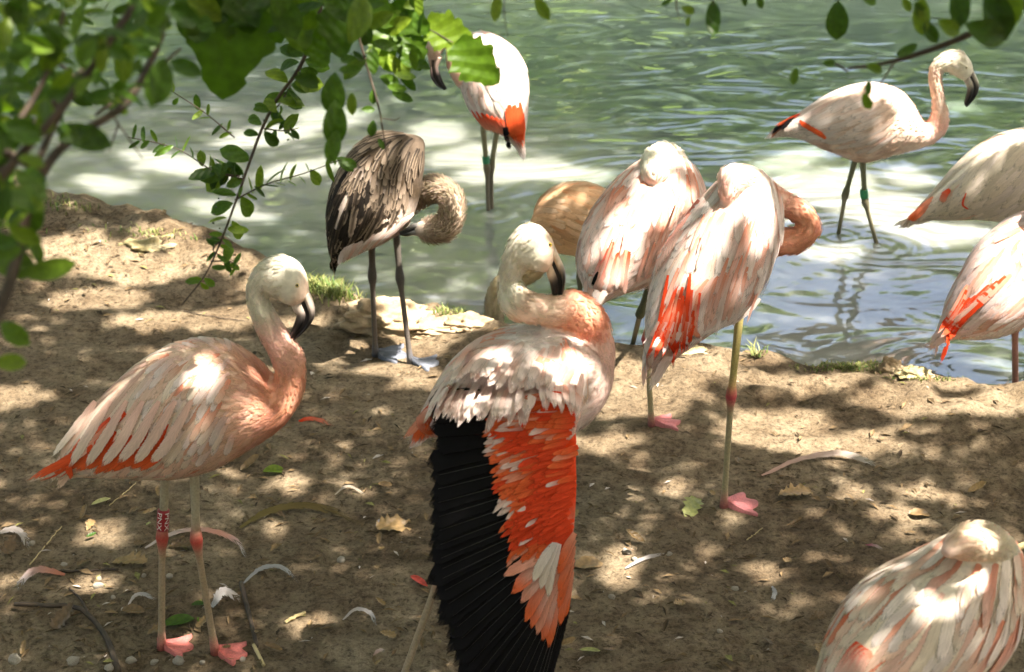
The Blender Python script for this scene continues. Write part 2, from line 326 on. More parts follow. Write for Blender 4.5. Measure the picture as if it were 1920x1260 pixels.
WATER_LIT = [(330, 310, 110, 18, 12), (500, 255, 100, 18, -8), (570, 315, 90, 14, -10), (430, 395, 80, 14, 12), (200, 345, 60, 14, 10), (880, 290, 80, 18, -10), (960, 320, 110, 20, -6), (620, 220, 60, 20, 0),
             (820, 250, 50, 22, 0), (1480, 300, 80, 18, -14), (1530, 350, 110, 32, -6), (1640, 390, 110, 30, 0), (1600, 430, 150, 24, 0), (1760, 440, 110, 20, 0), (1500, 420, 60, 25, 0), (1790, 200, 34, 10, 0), (1720, 330, 60, 20, 0), (1080, 330, 60, 14, 0),
             (1850, 690, 50, 16, 0), (1560, 470, 60, 18, 0)]
for e in WATER_LIT: hole(*e, z=WATER_Z, grow=0.018)
BIRD_LIT = [  # patches on the birds: centre, radii, tilt, distance
    (385, 690, 22, 18, 30, 3.08), (300, 650, 14, 8, -20, 3.14), (525, 665, 8, 20, -20, 3.12), (530, 485, 12, 8, 0, 3.12),
    (1045, 690, 30, 20, 0, 2.92), (1125, 740, 12, 40, 15, 2.95), (1095, 665, 18, 18, 0, 2.94), (930, 655, 24, 14, -10, 2.95), (1085, 570, 16, 12, 30, 3.0), (935, 830, 20, 16, 0, 2.78), (985, 428, 12, 8, 0, 3.0), (900, 740, 14, 14, 0, 2.84),
    (1250, 285, 40, 18, 0, 4.2), (1225, 380, 46, 36, -30, 4.1), (1160, 450, 34, 36, 0, 4.05), (1300, 340, 16, 20, 0, 4.1), (1150, 530, 30, 16, 0, 4.0),
    (1355, 430, 56, 44, 30, 3.7), (1290, 510, 34, 34, 20, 3.62), (1430, 540, 12, 40, 25, 3.7), (1510, 405, 16, 16, 0, 3.75), (1375, 520, 20, 30, 0, 3.65), (1240, 620, 24, 24, 0, 3.52),
    (930, 110, 50, 50, 0, 5.85), (940, 200, 50, 60, 0, 5.8), (970, 150, 40, 60, 0, 5.85), (870, 120, 30, 50, 0, 5.85),
    (705, 285, 26, 18, -40, 4.5), (730, 420, 30, 16, -35, 4.5), (855, 380, 12, 30, 0, 4.55), (690, 380, 14, 14, 0, 4.48),
    (1575, 180, 34, 6, -20, 5.60), (1650, 160, 26, 6, 0, 5.62), (1800, 110, 30, 16, 0, 5.55), (1480, 245, 20, 12, 0, 5.55), (1755, 200, 10, 30, 0, 5.55),
    (1850, 285, 34, 16, -40, 5.05), (1900, 258, 24, 12, 0, 5.05), (1850, 480, 26, 40, 30, 4.5), (1850, 600, 50, 18, -10, 4.45), (1880, 440, 30, 20, 0, 4.5), (1810, 570, 30, 30, 0, 4.45),
    (1830, 1078, 30, 20, 15, 2.40), (1660, 1090, 16, 10, -45, 2.4), (1765, 1060, 14, 12, 0, 2.42), (1740, 1150, 16, 12, 0, 2.38)]
for px_, py_, D_, r_ in ((885, 110, 2.6, .035), (830, 65, 2.6, .025), (765, 60, 2.6, .02), (240, 30, 2.0, .02), (330, 280, 2.95, .025), (700, 190, 2.6, .02), (120, 70, 1.9, .02), (20, 250, 1.7, .02)):
    a = np.linspace(0, 2*math.pi, 14, endpoint=False); HOLES.append(sun_uv(at_d(px_, py_, D_))+np.stack([np.cos(a), np.sin(a)], 1)*(r_+.015))
for cx, cy, rx, ry, ro, Yb in BIRD_LIT:   # a bird is round, so its sun patch is a beam, not a slice
    pc = at_y(cx, cy, Yb-0.04); k = np.linalg.norm(at_y(cx+1, cy, Yb)-at_y(cx, cy, Yb)); a = np.linspace(0, 2*math.pi, 16, endpoint=False); ra, rb = k*rx*.9+.01, k*(rx+ry)*.45+.015
    HOLES.append(sun_uv(pc)+np.stack([ra*np.cos(a), rb*np.sin(a)], 1))

def inside(poly, Q):
    x, y = Q[:, 0], Q[:, 1]; r = np.zeros(len(Q), bool); j = len(poly)-1
    for i in range(len(poly)):
        xi, yi = poly[i]; xj, yj = poly[j]
        c = ((yi > y) != (yj > y)) & (x < (xj-xi)*(y-yi)/(yj-yi+1e-12)+xi); r ^= c; j = i
    return r
# overhanging tree: trunk beside the view, crown above it
def leaf_cloud(C, L, Wd, up_bias=0.6, rng=RNG):
    """one small folded leaf of 4 triangles per centre"""
    n = len(C); d = rng.normal(size=(n, 3)); d[:, 2] *= 0.5; d /= np.linalg.norm(d, axis=1)[:, None]
    up = rng.normal(size=(n, 3))*(1-up_bias); up[:, 2] += up_bias; s = np.cross(d, up); s /= np.linalg.norm(s, axis=1)[:, None]+1e-9
    nn = np.cross(s, d); L = L*(0.7+0.6*rng.random(n))[:, None]; Wd = Wd*(0.7+0.6*rng.random(n))[:, None]
    b, t = C-d*L/2, C+d*L/2-nn*L*0.08; l, r = C-s*Wd/2+nn*Wd*0.12, C+s*Wd/2+nn*Wd*0.12
    V = np.stack([b, r, t, l], 1).reshape(-1, 3); k = np.arange(n)[:, None]*4
    F = np.concatenate([k+np.array([[0, 1, 2]]), k+np.array([[0, 2, 3]])], 0); return V, F
def crown_mat(name, c0, c1, c2, trans):
    m, t, b = new_mat(name); g = N(t, 'ShaderNodeNewGeometry')
    r = ramp(t, [(0.0, c0), (0.5, c1), (1.0, c2)]); t.links.new(g.outputs['Random Per Island'], r.inputs[0]); t.links.new(r.outputs[0], b.inputs['Base Color'])
    b.inputs['Roughness'].default_value = 0.45
    tr = N(t, 'ShaderNodeBsdfTranslucent'); t.links.new(r.outputs[0], tr.inputs['Color']); ms = N(t, 'ShaderNodeMixShader'); ms.inputs[0].default_value = trans
    o = t.nodes['Material Output']; t.links.new(b.outputs[0], ms.inputs[1]); t.links.new(tr.outputs[0], ms.inputs[2]); t.links.new(ms.outputs[0], o.inputs['Surface']); return m
M_CROWN = crown_mat('crown_leaves', (0.06, 0.11, 0.02), (0.10, 0.17, 0.03), (0.17, 0.22, 0.05), 0.35)
M_FAR = crown_mat('far_leaves', (0.05, 0.10, 0.012), (0.12, 0.21, 0.02), (0.25, 0.34, 0.04), 0.35)
corn = [at_z(x, y, 0) for x, y in ((-150, 1400), (2070, 1400), (2150, -60), (-230, -60))]
NL = 165000
gxr = RNG.uniform(-4.2, 4.2, NL); gyr = RNG.uniform(0.6, 9.2, NL); hz = RNG.uniform(2.9, 4.6, NL)
keep = np.abs(gxr) < (0.75+0.36*gyr)
# loose random gaps, none of them decided by the picture
C0 = np.stack([gxr, gyr, np.zeros(NL)], 1)+S3*(hz/S3[2])[:, None]
Q = sun_uv(C0)
gap = vnoise(Q[:, 0], Q[:, 1], 4.5, 0.4)+0.5*vnoise(Q[:, 0], Q[:, 1], 11.0, 1.4)
keep &= ~((gap > 0.47) & (np.abs(gxr) > 0.5+0.32*gyr))
for poly in HOLES:
    lo, hi = poly.min(0), poly.max(0); c = keep & (Q[:, 0] > lo[0]) & (Q[:, 0] < hi[0]) & (Q[:, 1] > lo[1]) & (Q[:, 1] < hi[1]); ii = np.nonzero(c)[0]
    if len(ii): keep[ii[inside(poly, Q[ii])]] = False
Cn = C0[keep]
Vc, Fc = leaf_cloud(Cn, 0.074, 0.05)
# outer crown leaves added beyond the view on every side to block sky light
NO = 26000; ox, oy, oz = RNG.uniform(-8, 9, NO), RNG.uniform(-6, 9.0, NO), RNG.uniform(3.6, 6.5, NO)
gx0, gy0 = ox-S3[0]/S3[2]*oz, oy-S3[1]/S3[2]*oz
ko = (np.abs(gx0) > 0.75+0.36*np.maximum(gy0, .6)) | (gy0 < 0.6)
Vo, Fo = leaf_cloud(np.stack([ox, oy, oz], 1)[ko], 0.24, 0.16); Fc = np.vstack([Fc, Fo+len(Vc)]); Vc = np.vstack([Vc, Vo])
tree = empty('shade_tree', (4.6, 1.6, 0)); tag(tree, 'broad leafy tree overhanging the muddy bank and casting dappled shade', 'tree')
def limb(P, R, par, name, base): V, F = tube_geo(catmull(P, 24), np.interp(np.linspace(0, 1, 24), np.linspace(0, 1, len(R)), R), 10); return mesh_obj(name, V, F, M_BARK, par, base)
tb = (4.6, 1.6, 0)
trk = limb([(4.6, 1.6, -0.2), (4.55, 1.7, 1.5), (4.3, 1.9, 3.0), (3.8, 2.4, 4.3)], [0.24, 0.19, 0.16, 0.10], tree, 'trunk', tb)
for P in ([(4.4, 1.8, 2.6), (3.9, 3.6, 4.0), (2.9, 5.2, 4.7), (2.0, 7.0, 5.0)], [(4.3, 1.9, 2.9), (4.0, 4.0, 4.2), (3.4, 6.2, 4.8), (2.8, 8.4, 5.2)], [(4.2, 2.0, 3.0), (2.6, 2.2, 4.2), (0.6, 2.6, 4.7), (-1.0, 3.6, 4.9)], [(3.8, 2.4, 4.2), (2.6, 1.9, 5.2), (0.8, 1.0, 5.8), (-0.6, 0.6, 6.0)]):
    limb(P, [0.11, 0.08, 0.05, 0.015], tree, 'limb', tb)
mesh_obj('crown', Vc, Fc, M_CROWN, tree, tb, smooth=False)
# trees on the far bank: the camera sees them only mirrored in the pond
FAR = [(-7.5, 15.2, 8.5, 2.8, 'round dense tree on the far bank beside a tall willow'), (-3.6, 15.6, 9.5, 2.8, 'tall loose willow on the far bank of the pond'), (-1.0, 15.2, 8.0, 2.2, 'leaning light green tree on the far bank next to the willow'), (1.9, 15.8, 3.6, 1.5, 'slim tree on the far bank at the edge of a gap of sky'),
       (4.8, 15.4, 3.3, 1.9, 'short rounded bush tree in the gap on the far bank'), (7.4, 15.6, 4.6, 1.9, 'low dark bush tree beyond the gap on the far bank'), (10.8, 15.6, 7.5, 2.6, 'dark tall tree closing the far bank of the pond'), (-12, 16, 8, 3.4, 'big dark tree at the end of the far bank')]
FAR += [(-6.5, 3.2, 6.5, 2.6, 'unseen bushy tree added well off to the side of the upper bank to block sky light'), (-5.0, -4.0, 6.5, 3.0, 'unseen leafy tree added behind the near shrub to block sky light'), (0.8, -6.5, 7.0, 3.2, 'unseen tall leafy tree added behind the viewing path to block sky light'), (6.2, -4.2, 6.5, 3.0, 'unseen leafy tree added behind the overhanging shade tree to block sky light'), (8.5, 3.0, 6.5, 2.8, 'unseen leafy tree added beside the overhanging shade tree to block sky light')]  # unseen trees added beside and behind the camera to block sky light
NT = len(FAR)
FAR += [(-11+2.05*i, 14.1+.35*math.sin(i*2.3), 2.3+.9*math.sin(i*1.7)**2, 1.35, 'leafy bush number %s along the far water line' % w_) for i, w_ in enumerate('one two three four five six seven eight nine ten eleven twelve'.split())]
for it, (fx, fy, fh, fr, lab) in enumerate(FAR):
    bush = it >= NT
    z0 = gz(fx, fy); base = (fx, fy, z0); t_ = empty('bank_bush' if bush else 'bank_tree', base); tag(t_, 'dense leafy bush growing at the far water line' if bush else lab, 'bush' if bush else 'tree', 'bushes along the far water line' if bush else 'trees around the pond')
    V, F = tube_geo(catmull([(fx, fy, z0-0.1), (fx+0.1, fy, z0+fh*0.4), (fx-0.1, fy+0.1, z0+fh*0.8)], 10), np.linspace(0.16, 0.05, 10), 8); mesh_obj('trunk', V, F, M_BARK, t_, base)
    nc = 45 if bush else 95; cc = RNG.normal(size=(nc, 3)); cc /= np.linalg.norm(cc, axis=1)[:, None]; cc *= (RNG.random(nc)**0.4)[:, None]
    cc = cc*np.array((fr, fr*0.8, fh*0.48))+np.array((fx, fy, z0+fh*0.50))
    P = np.repeat(cc, 60, 0)+RNG.normal(size=(nc*60, 3))*fr*0.17; P[:, 2] = np.maximum(P[:, 2], z0+0.05)
    V, F = leaf_cloud(P, 0.24, 0.17, 0.4); mesh_obj('crown', V, F, M_FAR, t_, base, smooth=False)
# ------------------------------------------------------------------ flamingos
WHT = (0.88, 0.77, 0.71); CRM = (0.85, 0.74, 0.60); PNK = (0.84, 0.55, 0.45); SAL = (0.82, 0.33, 0.21); RED = (0.82, 0.075, 0.02); ORG = (0.86, 0.16, 0.045)
BLK = (0.010, 0.009, 0.010); PALE = (0.76, 0.70, 0.56); PEACH = (0.84, 0.61, 0.46); NECKO = (0.82, 0.40, 0.26)
def lerp(a, b, t): return tuple(np.array(a)*(1-t)+np.array(b)*t)
def feather_geo(P, Nn, W, c0, c1, fid, tip=0.3, base=0.45, crown=0.07, mid=None, rag=0.07, edge=None):
    P = np.asarray(P); K = len(P); v = np.linspace(0, 1, K); T = np.gradient(P, axis=0); T /= np.linalg.norm(T, axis=1)[:, None]+1e-9
    S = np.cross(T, Nn); S /= np.linalg.norm(S, axis=1)[:, None]+1e-9
    wv = base+(1-base)*np.clip(v/0.35, 0, 1)**0.7; x = np.clip((v-(1-tip))/tip, 0, 0.985); wv = wv*np.sqrt(1-x*x)
    wl = wv*(1+RNG.uniform(-rag, rag, K)); wr = wv*(1+RNG.uniform(-rag, rag, K)); h = W/2
    V = np.stack([P-S*(wl*h)[:, None], P+Nn*(crown*W), P+S*(wr*h)[:, None]], 1).reshape(-1, 3)
    F = []
    for i in range(K-1):
        a = 3*i; F += [(a, a+1, a+4, a+3), (a+1, a+2, a+5, a+4)]
    c0, c1 = np.array(c0), np.array(c1); e = np.clip(v*1.25-0.1, 0, 1)[:, None]
    cc = c0*(1-e)+c1*e
    if mid is not None: b = np.exp(-((v-0.55)/0.22)**2)[:, None]*0.7; cc = cc*(1-b)+np.array(mid)*b
    C = np.repeat(cc, 3, 0)
    if edge is not None: k_ = np.clip(v*2.2, 0, 1)[:, None]; C[0::3] = cc*(1-k_)+np.array(edge)*k_; C[2::3] = C[0::3]; C[-3:] = edge
    f = np.zeros((K*3, 3)); f[:, 0] = np.tile((-1, 0, 1), K); f[:, 1] = np.repeat(v*2, 3); f[:, 2] = fid
    return V, F, C, f
class Loft:
    def __init__(s, A, B, dep, col, n=72, m=28):
        k = len(A); A, B = np.asarray(A), np.asarray(B); q = catmull(np.hstack([A, B, np.array(dep)[:, None], np.array(col)]), n*3)
        c = (q[:, :3]+q[:, 3:6])/2; L = np.concatenate([[0], np.cumsum(np.linalg.norm(np.diff(c, axis=0), axis=1))])
        u = np.linspace(0, L[-1], n); q = np.stack([np.interp(u, L, q[:, i]) for i in range(q.shape[1])], 1)
        s.C = (q[:, :3]+q[:, 3:6])/2; a = (q[:, :3]-q[:, 3:6])/2; dep = np.maximum(q[:, 6], 0.002); s.col = np.clip(q[:, 7:10], 0.005, 1); s.len = L[-1]
        T = np.gradient(s.C, axis=0); T /= np.linalg.norm(T, axis=1)[:, None]+1e-9
        b = np.cross(a, T); b /= np.linalg.norm(b, axis=1)[:, None]+1e-9
        if np.dot(b[n//3], EYE-s.C[n//3]) < 0: b = -b
        for i in range(1, n):
            pass
        ph = np.linspace(0, 2*math.pi, m, endpoint=False); s.n, s.m = n, m
        s.P = s.C[:, None]+a[:, None]*np.cos(ph)[None, :, None]+(b*dep[:, None])[:, None]*np.sin(ph)[None, :, None]
        s.rad = (np.linalg.norm(a, axis=1)+dep)/2
        du = np.gradient(s.P, axis=0); dv = (np.roll(s.P, -1, 1)-np.roll(s.P, 1, 1)); nn = np.cross(du, dv); nn /= np.linalg.norm(nn, axis=2)[:, :, None]+1e-12
        sg = np.sign(np.sum(nn*(s.P-s.C[:, None]), axis=2)); s.N = nn*np.where(sg == 0, 1, sg)[:, :, None]
    def geo(s):
        n, m = s.n, s.m; V = s.P.reshape(-1, 3)
        F = [(i*m+j, i*m+(j+1) % m, (i+1)*m+(j+1) % m, (i+1)*m+j) for i in range(n-1) for j in range(m)]
        return V, F+[tuple(range(m-1, -1, -1)), tuple((n-1)*m+j for j in range(m))], np.repeat(s.col, m, 0)
    def at(s, u, ph):
        i = min(max(u, 0), s.n-1.001); i0 = int(i); fi = i-i0; j = (ph/(2*math.pi)*s.m) % s.m; j0 = int(j); fj = j-j0; j1 = (j0+1) % s.m; j0 %= s.m
        f = lambda G: (G[i0, j0]*(1-fj)+G[i0, j1]*fj)*(1-fi)+(G[i0+1, j0]*(1-fj)+G[i0+1, j1]*fj)*fi
        return f(s.P), nrm(f(s.N)), s.col[i0]*(1-fi)+s.col[i0+1]*fi, s.rad[i0]
FID = [0.0]
def nid(): FID[0] += 0.137; return FID[0] % 7.0
def tube_edges(path, Y):
    """centre path (px, py, dY, r_px) -> edge pairs perpendicular to the path in the picture plane, circular section"""
    P = np.array([at_y(x, y, Y+d) for x, y, d, r in path]); R = np.array([r*np.linalg.norm(at_y(x+1, y, Y+d)-at_y(x, y, Y+d)) for x, y, d, r in path])
    T = np.gradient(P, axis=0); T /= np.linalg.norm(T, axis=1)[:, None]; A, B = [], []; last = None
    for p, r, t in zip(P, R, T):
        view = nrm(EYE-p); a = np.cross(t, view)
        if np.linalg.norm(a) < 0.25 and last is not None: a = last-t*np.dot(last, t)
        a = nrm(a)
        if last is not None and np.dot(a, last) < 0: a = -a
        last = a; A.append(p+a*r); B.append(p-a*r)
    return A, B, R
class Bird:
    def __init__(s, label, Y, base, name='flamingo'):
        s.Y = Y; s.base = np.array(base, dtype=float); s.root = empty(name, base); s.lofts = []; s.phd = 0.0; s.kL, s.kW, s.kN, s.kH, s.far = 1.18, 0.80, 1.35, 0.65, True
        tag(s.root, label, 'flamingo', 'flamingos at the pond')
    def loft(s, st, n=72, m=28):
        s.lofts.append(Loft([at_y(q[0], q[1], s.Y+q[4]) for q in st], [at_y(q[2], q[3], s.Y+q[4]) for q in st], [q[5] for q in st], [q[6] for q in st], n, m)); return s.lofts[-1]
    def neck(s, path, cols, n=48, m=20):
        A, B, R = tube_edges(path, s.Y); s.lofts.append(Loft(A, B, R, cols if len(cols) == len(path) else [cols[min(i*len(cols)//len(path), len(cols)-1)] for i in range(len(path))], n, m)); return s.lofts[-1]
    def body(s, voxel=0.0065):
        V, F, C, o = [], [], [], 0
        for l in s.lofts:
            v, f, c = l.geo(); V.append(v); C.append(c); F += [tuple(i+o for i in q) for q in f]; o += len(v)
        V, C = np.vstack(V), np.vstack(C)
        tmp = mesh_obj('tmp', V, F, M_BODY)
        r = tmp.modifiers.new('r', 'REMESH'); r.mode = 'VOXEL'; r.voxel_size = voxel
        sm = tmp.modifiers.new('s', 'SMOOTH'); sm.factor = 0.5; sm.iterations = 4
        dg = bpy.context.evaluated_depsgraph_get(); me = bpy.data.meshes.new_from_object(tmp.evaluated_get(dg))
        W = np.zeros(len(me.vertices)*3); me.vertices.foreach_get('co', W); W = W.reshape(-1, 3); FF = [tuple(p.vertices) for p in me.polygons]
        bpy.data.objects.remove(tmp); bpy.data.meshes.remove(me)
        kd = KDTree(len(V)); [kd.insert(v, i) for i, v in enumerate(V)]; kd.balance()
        cc = np.array([np.mean([C[i] for _, i, _ in kd.find_n(wv, 5)], axis=0) for wv in W])
        s.bvh = BVHTree.FromPolygons([tuple(v) for v in W], FF)
        s.bo = mesh_obj('body', W, FF, M_BODY, s.root, s.base, cc); return s.bo
    def part(s, name, V, F, mat, col=None, fuv=None, parent=None, smooth=True): return mesh_obj(name, V, F, mat, parent or s.root, s.base, col, fuv, smooth)
    def feathers(s, name, li, s0, s1, f0, f1, n, L, W, a0, a1, pal, lift=(0.001, 0.0045), sides=(1, -1), K=7, joined=False, droop=0.25, tip=0.3, mid=None, seed=0.0):
        l = s.lofts[li]; L, W, n, lift = L*s.kL, W*s.kW, int(n*s.kN), (lift[0], lift[1]*s.kH); wts = np.array([p[0] for p in pal], dtype=float); wts /= wts.sum()
        for sd in sides:
            out = []
            for k in range(n):
                qu = (0.5+seed+0.7548777*(k+1)) % 1; qf = (0.5+seed+0.5698403*(k+1)) % 1
                u = (s0+(s1-s0)*qu)*(l.n-1); fr = f0+(f1-f0)*qf; ph = s.phd+sd*fr
                al = math.radians(a0+(a1-a0)*qu+RNG.normal()*5); Lk = L*(0.8+0.4*RNG.random()); Wk = W*(0.8+0.4*RNG.random()); h = Lk/(K-1); P, NN = [], []; lk = RNG.uniform(0.7, 1.3)
                for i in range(K):
                    v = i/(K-1)
                    if u >= 0:
                        p, nn, c, rad = l.at(u, ph); lf = lift[0]+(lift[1]*lk-lift[0])*v**1.3; P.append(p+nn*lf); NN.append(nn)
                        u -= h*math.cos(al)/l.len*(l.n-1); ph += sd*h*math.sin(al)/max(rad, 0.02)
                    else:
                        d = (P[-1]-P[-2]) if i > 1 else np.array((0, 0, -h)); d = nrm(nrm(d)+np.array((0, 0, -droop*0.3)))*h; P.append(P[-1]+d); NN.append(NN[-1])
                q = pal[RNG.choice(len(pal), p=wts)]; j = RNG.uniform(0.88, 1.08)
                out.append(feather_geo(P, np.array(NN), Wk, np.clip(np.array(q[1])*j, 0, 0.92), np.clip(np.array(q[2])*j, 0, 0.92), nid(), tip, mid=q[3] if len(q) > 3 else mid, edge=q[4] if len(q) > 4 else None))
            s.emit('far_plumage' if (s.far and sd < 0) else name, out, joined or (s.far and sd < 0), M_FEATH)
    def emit(s, name, out, joined, mat=None):
        if not joined:
            for V, F, C, f in out: s.part(name, V, F, mat or M_FEATH, C, f, parent=s.bo)
        elif out:
            o = 0; VV, FF, CC, ff = [], [], [], []
            for V, F, C, f in out: VV.append(V); FF += [tuple(i+o for i in q) for q in F]; CC.append(C); ff.append(f); o += len(V)
            ob = s.part(name, np.vstack(VV), FF, mat or M_DOWN, np.vstack(CC), np.vstack(ff), parent=s.bo); ob['kind'] = 'stuff'
    def down(s, li, s0, s1, n, L=0.016, W=0.009, lift=0.004, f=None, name='down_plumage', fluff=0.0, jit=0.10):
        l = s.lofts[li]; out = []
        for k in range(n):
            u = (s0+(s1-s0)*RNG.random())*(l.n-1); ph = RNG.random()*2*math.pi if f is None else s.phd+RNG.uniform(f[0], f[1])*random.choice((1, -1)); al = RNG.normal()*0.3; h = L*(0.7+0.6*RNG.random())/3; P, NN = [], []
            for i in range(4):
                p, nn, c, rad = l.at(u, ph); P.append(p+nn*(0.0005+(lift*(1+fluff*RNG.random()))*(i/3)**1.2)); NN.append(nn); u -= h*math.cos(al)/l.len*(l.n-1); ph += h*math.sin(al)/max(rad, 0.012)
                if i == 0: cc = np.clip(c*RNG.uniform(1-jit, 1+jit)+RNG.uniform(-0.02, 0.02, 3), 0.004, 0.9)
                if u < 0: u = 0
            out.append(feather_geo(P, np.array(NN), W, cc, np.clip(cc*1.04, 0, 0.92), nid(), 0.5, 0.6))
        s.emit(name, out, True)
    def stroke(s, pts, W, c0, c1, lift=(0.002, 0.009), K=8, dY=0.0, name='feather', tip=0.35, mid=None, emit=True, on=True, Ys=None):
        px = catmull(np.array(pts, dtype=float), K); P, NN = [], []; y = s.Y+dY; nlast = nrm(np.array((0, -1, 0.5))); i0, y0 = 0, y
        for i, (x, q) in enumerate(px):
            hit = s.bvh.ray_cast(Vector(EYE), Vector(nrm(ray(x, q)))) if (on is True or (on == 'start' and i < K*.4)) else (None,)
            lf = lift[0]+(lift[1]-lift[0])*i/(K-1)
            if hit[0] is not None and (i == 0 or abs(hit[0][1]-y) < 0.06): p = np.array(hit[0]); n_ = np.array(hit[1]); n_ = n_ if np.dot(n_, EYE-p) > 0 else -n_; y = p[1]; i0, y0 = i, y; nlast = nrm(nlast*0.5+n_*0.5)
            else:
                if on == 'start': y = y0+(s.Y+Ys[1]-y0)*((i-i0)/(K-1-i0))**.8
                elif Ys is not None: y = s.Y+Ys[0]+(Ys[1]-Ys[0])*i/(K-1)
                p = at_y(x, q, y)
            view = nrm(EYE-p); P.append(p+nrm(nlast*0.5+view*0.5)*lf); NN.append(nrm(nlast+view*0.35))
        g_ = feather_geo(P, np.array(NN), W, c0, c1, nid(), tip, mid=mid)
        if emit: s.emit(name, [g_], False)
        return g_
    def bill(s, st, split=0.36):
        A = [at_y(q[0], q[1], s.Y+q[4]) for q in st]; B = [at_y(q[2], q[3], s.Y+q[4]) for q in st]; dep = [q[5] for q in st]; col = [q[6] for q in st]
        mid = [a*(1-split)+b*split for a, b in zip(A, B)]; m2 = [a*(1-split-0.05)+b*(split+0.05) for a, b in zip(A, B)]
        for nm, a, b, k in (('upper_bill', A, mid, 0.85), ('lower_bill', m2, B, 1.0)):
            l = Loft(a, b, [d*k for d in dep], col, 24, 14); V, F, C = l.geo(); s.part(nm, V, F, M_BILL, C)
        l = Loft([a*0.9+b*0.1 for a, b in zip(A, B)], [a*0.1+b*0.9 for a, b in zip(A, B)], [d*0.7 for d in dep], [BLK]*len(st), 16, 10); V, F, C = l.geo(); s.part('mouth', V, F, M_BILL, C)
    def eye(s, px, py, r=0.0042, iris=(0.75, 0.55, 0.18), Yc=None):
        h = s.bvh.ray_cast(Vector(EYE), Vector(nrm(ray(px, py))))
        if h[0] is None: return
        spots = [(np.array(h[0]), nrm(EYE-np.array(h[0])))]
        if Yc is not None: p = spots[0][0].copy(); p[1] = 2*Yc-p[1]; v = np.array((0, 1.0, 0.1)); spots.append((p, nrm(v)))
        for p, v in spots:
            bm = bmesh.new(); bmesh.ops.create_uvsphere(bm, u_segments=12, v_segments=8, radius=r); V = np.array([q.co for q in bm.verts]); F = [[q.index for q in f.verts] for f in bm.faces]; bm.free()
            d = (V/r)@v; C = np.where((d > 0.80)[:, None], np.array((0.006, 0.006, 0.006)), np.array(iris)); Vw = V*np.array((1, 1, 1))+p+v*(r*-0.25)
            s.part('eye', Vw, F, M_EYE, C)
    def leg(s, hip, ankle, foot, heading=0, colu=(0.30, 0.26, 0.15), cola=(0.62, 0.16, 0.12), coll=(0.40, 0.30, 0.20), colf=(0.72, 0.24, 0.22), size=0.078, k=1.0, has_foot=True, name='leg'):
        """hip/ankle: (px, py, dY); foot: (px, py, ground z or None)"""
        H = at_y(hip[0], hip[1], s.Y+hip[2]); A = at_y(ankle[0], ankle[1], s.Y+ankle[2])
        Fp = ground_px(foot[0], foot[1]) if foot[2] is None else at_z(foot[0], foot[1], foot[2])
        ts = np.concatenate([np.linspace(0, 1, 9)[:-1], np.linspace(1, 2, 12)]); P = []; R = []; C = []
        d1, d2 = np.linalg.norm(A-H), np.linalg.norm(Fp-A)
        extra = [1-0.03/d1, 1-0.015/d1, 1+0.015/d2, 1+0.03/d2, 1+0.05/d2]; ts = np.unique(np.concatenate([ts, np.clip(extra, 0, 2)]))
        for t in ts:
            p = H*(1-t)+A*t if t <= 1 else A*(2-t)+Fp*(t-1); P.append(p); dd = (1-t)*d1 if t <= 1 else (t-1)*d2
            base = (0.0105-0.003*t) if t <= 1 else 0.0072+0.0035*max(0, (t-1.8)/0.2)
            R.append((base+0.0058*math.exp(-(dd/0.024)**2))*k); e = math.exp(-(dd/0.026)**2)
            c = np.array(colu if t <= 1 else coll); ft = np.clip((t-1.82)/0.15, 0, 1) if has_foot else 0; c = c*(1-e)+np.array(cola)*e; c = c*(1-ft)+np.array(colf)*0.85*ft; C.append(c)
        V, F = tube_geo(P, R, 12); lg = s.part(name, V, F, M_LEG, np.repeat(np.array(C), 12, 0))
        if has_foot:
            a = np.radians(np.linspace(-40, 40, 25)); rr = 0.80+0.20*np.abs(np.cos(a/np.radians(40)*math.pi))**1.5; hd = math.radians(heading); V = []; C = []; nk = 6
            for kk in range(nk):
                q = kk/(nk-1)
                for ai, r_ in zip(a, rr):
                    rad = size*r_*q if q > 0 else 0.0; x = Fp[0]+math.cos(hd+ai)*(rad-0.008); y = Fp[1]+math.sin(hd+ai)*(rad-0.008)
                    tri = abs(math.cos(ai/math.radians(40)*math.pi))**6; z = gz(x, y)+0.004+0.018*(1-q)**2+0.005*tri*(1-q*0.7)
                    V.append((x, y, z)); C.append(np.array(colf)*(0.75+0.25*(1-tri)))
            na = len(a); top = len(V); V += [(v[0], v[1], gz(v[0], v[1])-0.006) for v in V]; C += C
            F = [(k_*na+i, k_*na+i+1, (k_+1)*na+i+1, (k_+1)*na+i) for k_ in range(nk-1) for i in range(na-1)]
            rim = [(nk-1)*na+i for i in range(na)]; F += [(rim[i], rim[i+1], rim[i+1]+top, rim[i]+top) for i in range(na-1)]
            for e in (0, na-1): F += [(k_*na+e, (k_+1)*na+e, (k_+1)*na+e+top, k_*na+e+top) for k_ in range(nk-1)]
            s.part('foot', V, F, M_LEG, np.array(C), parent=lg)
        return lg
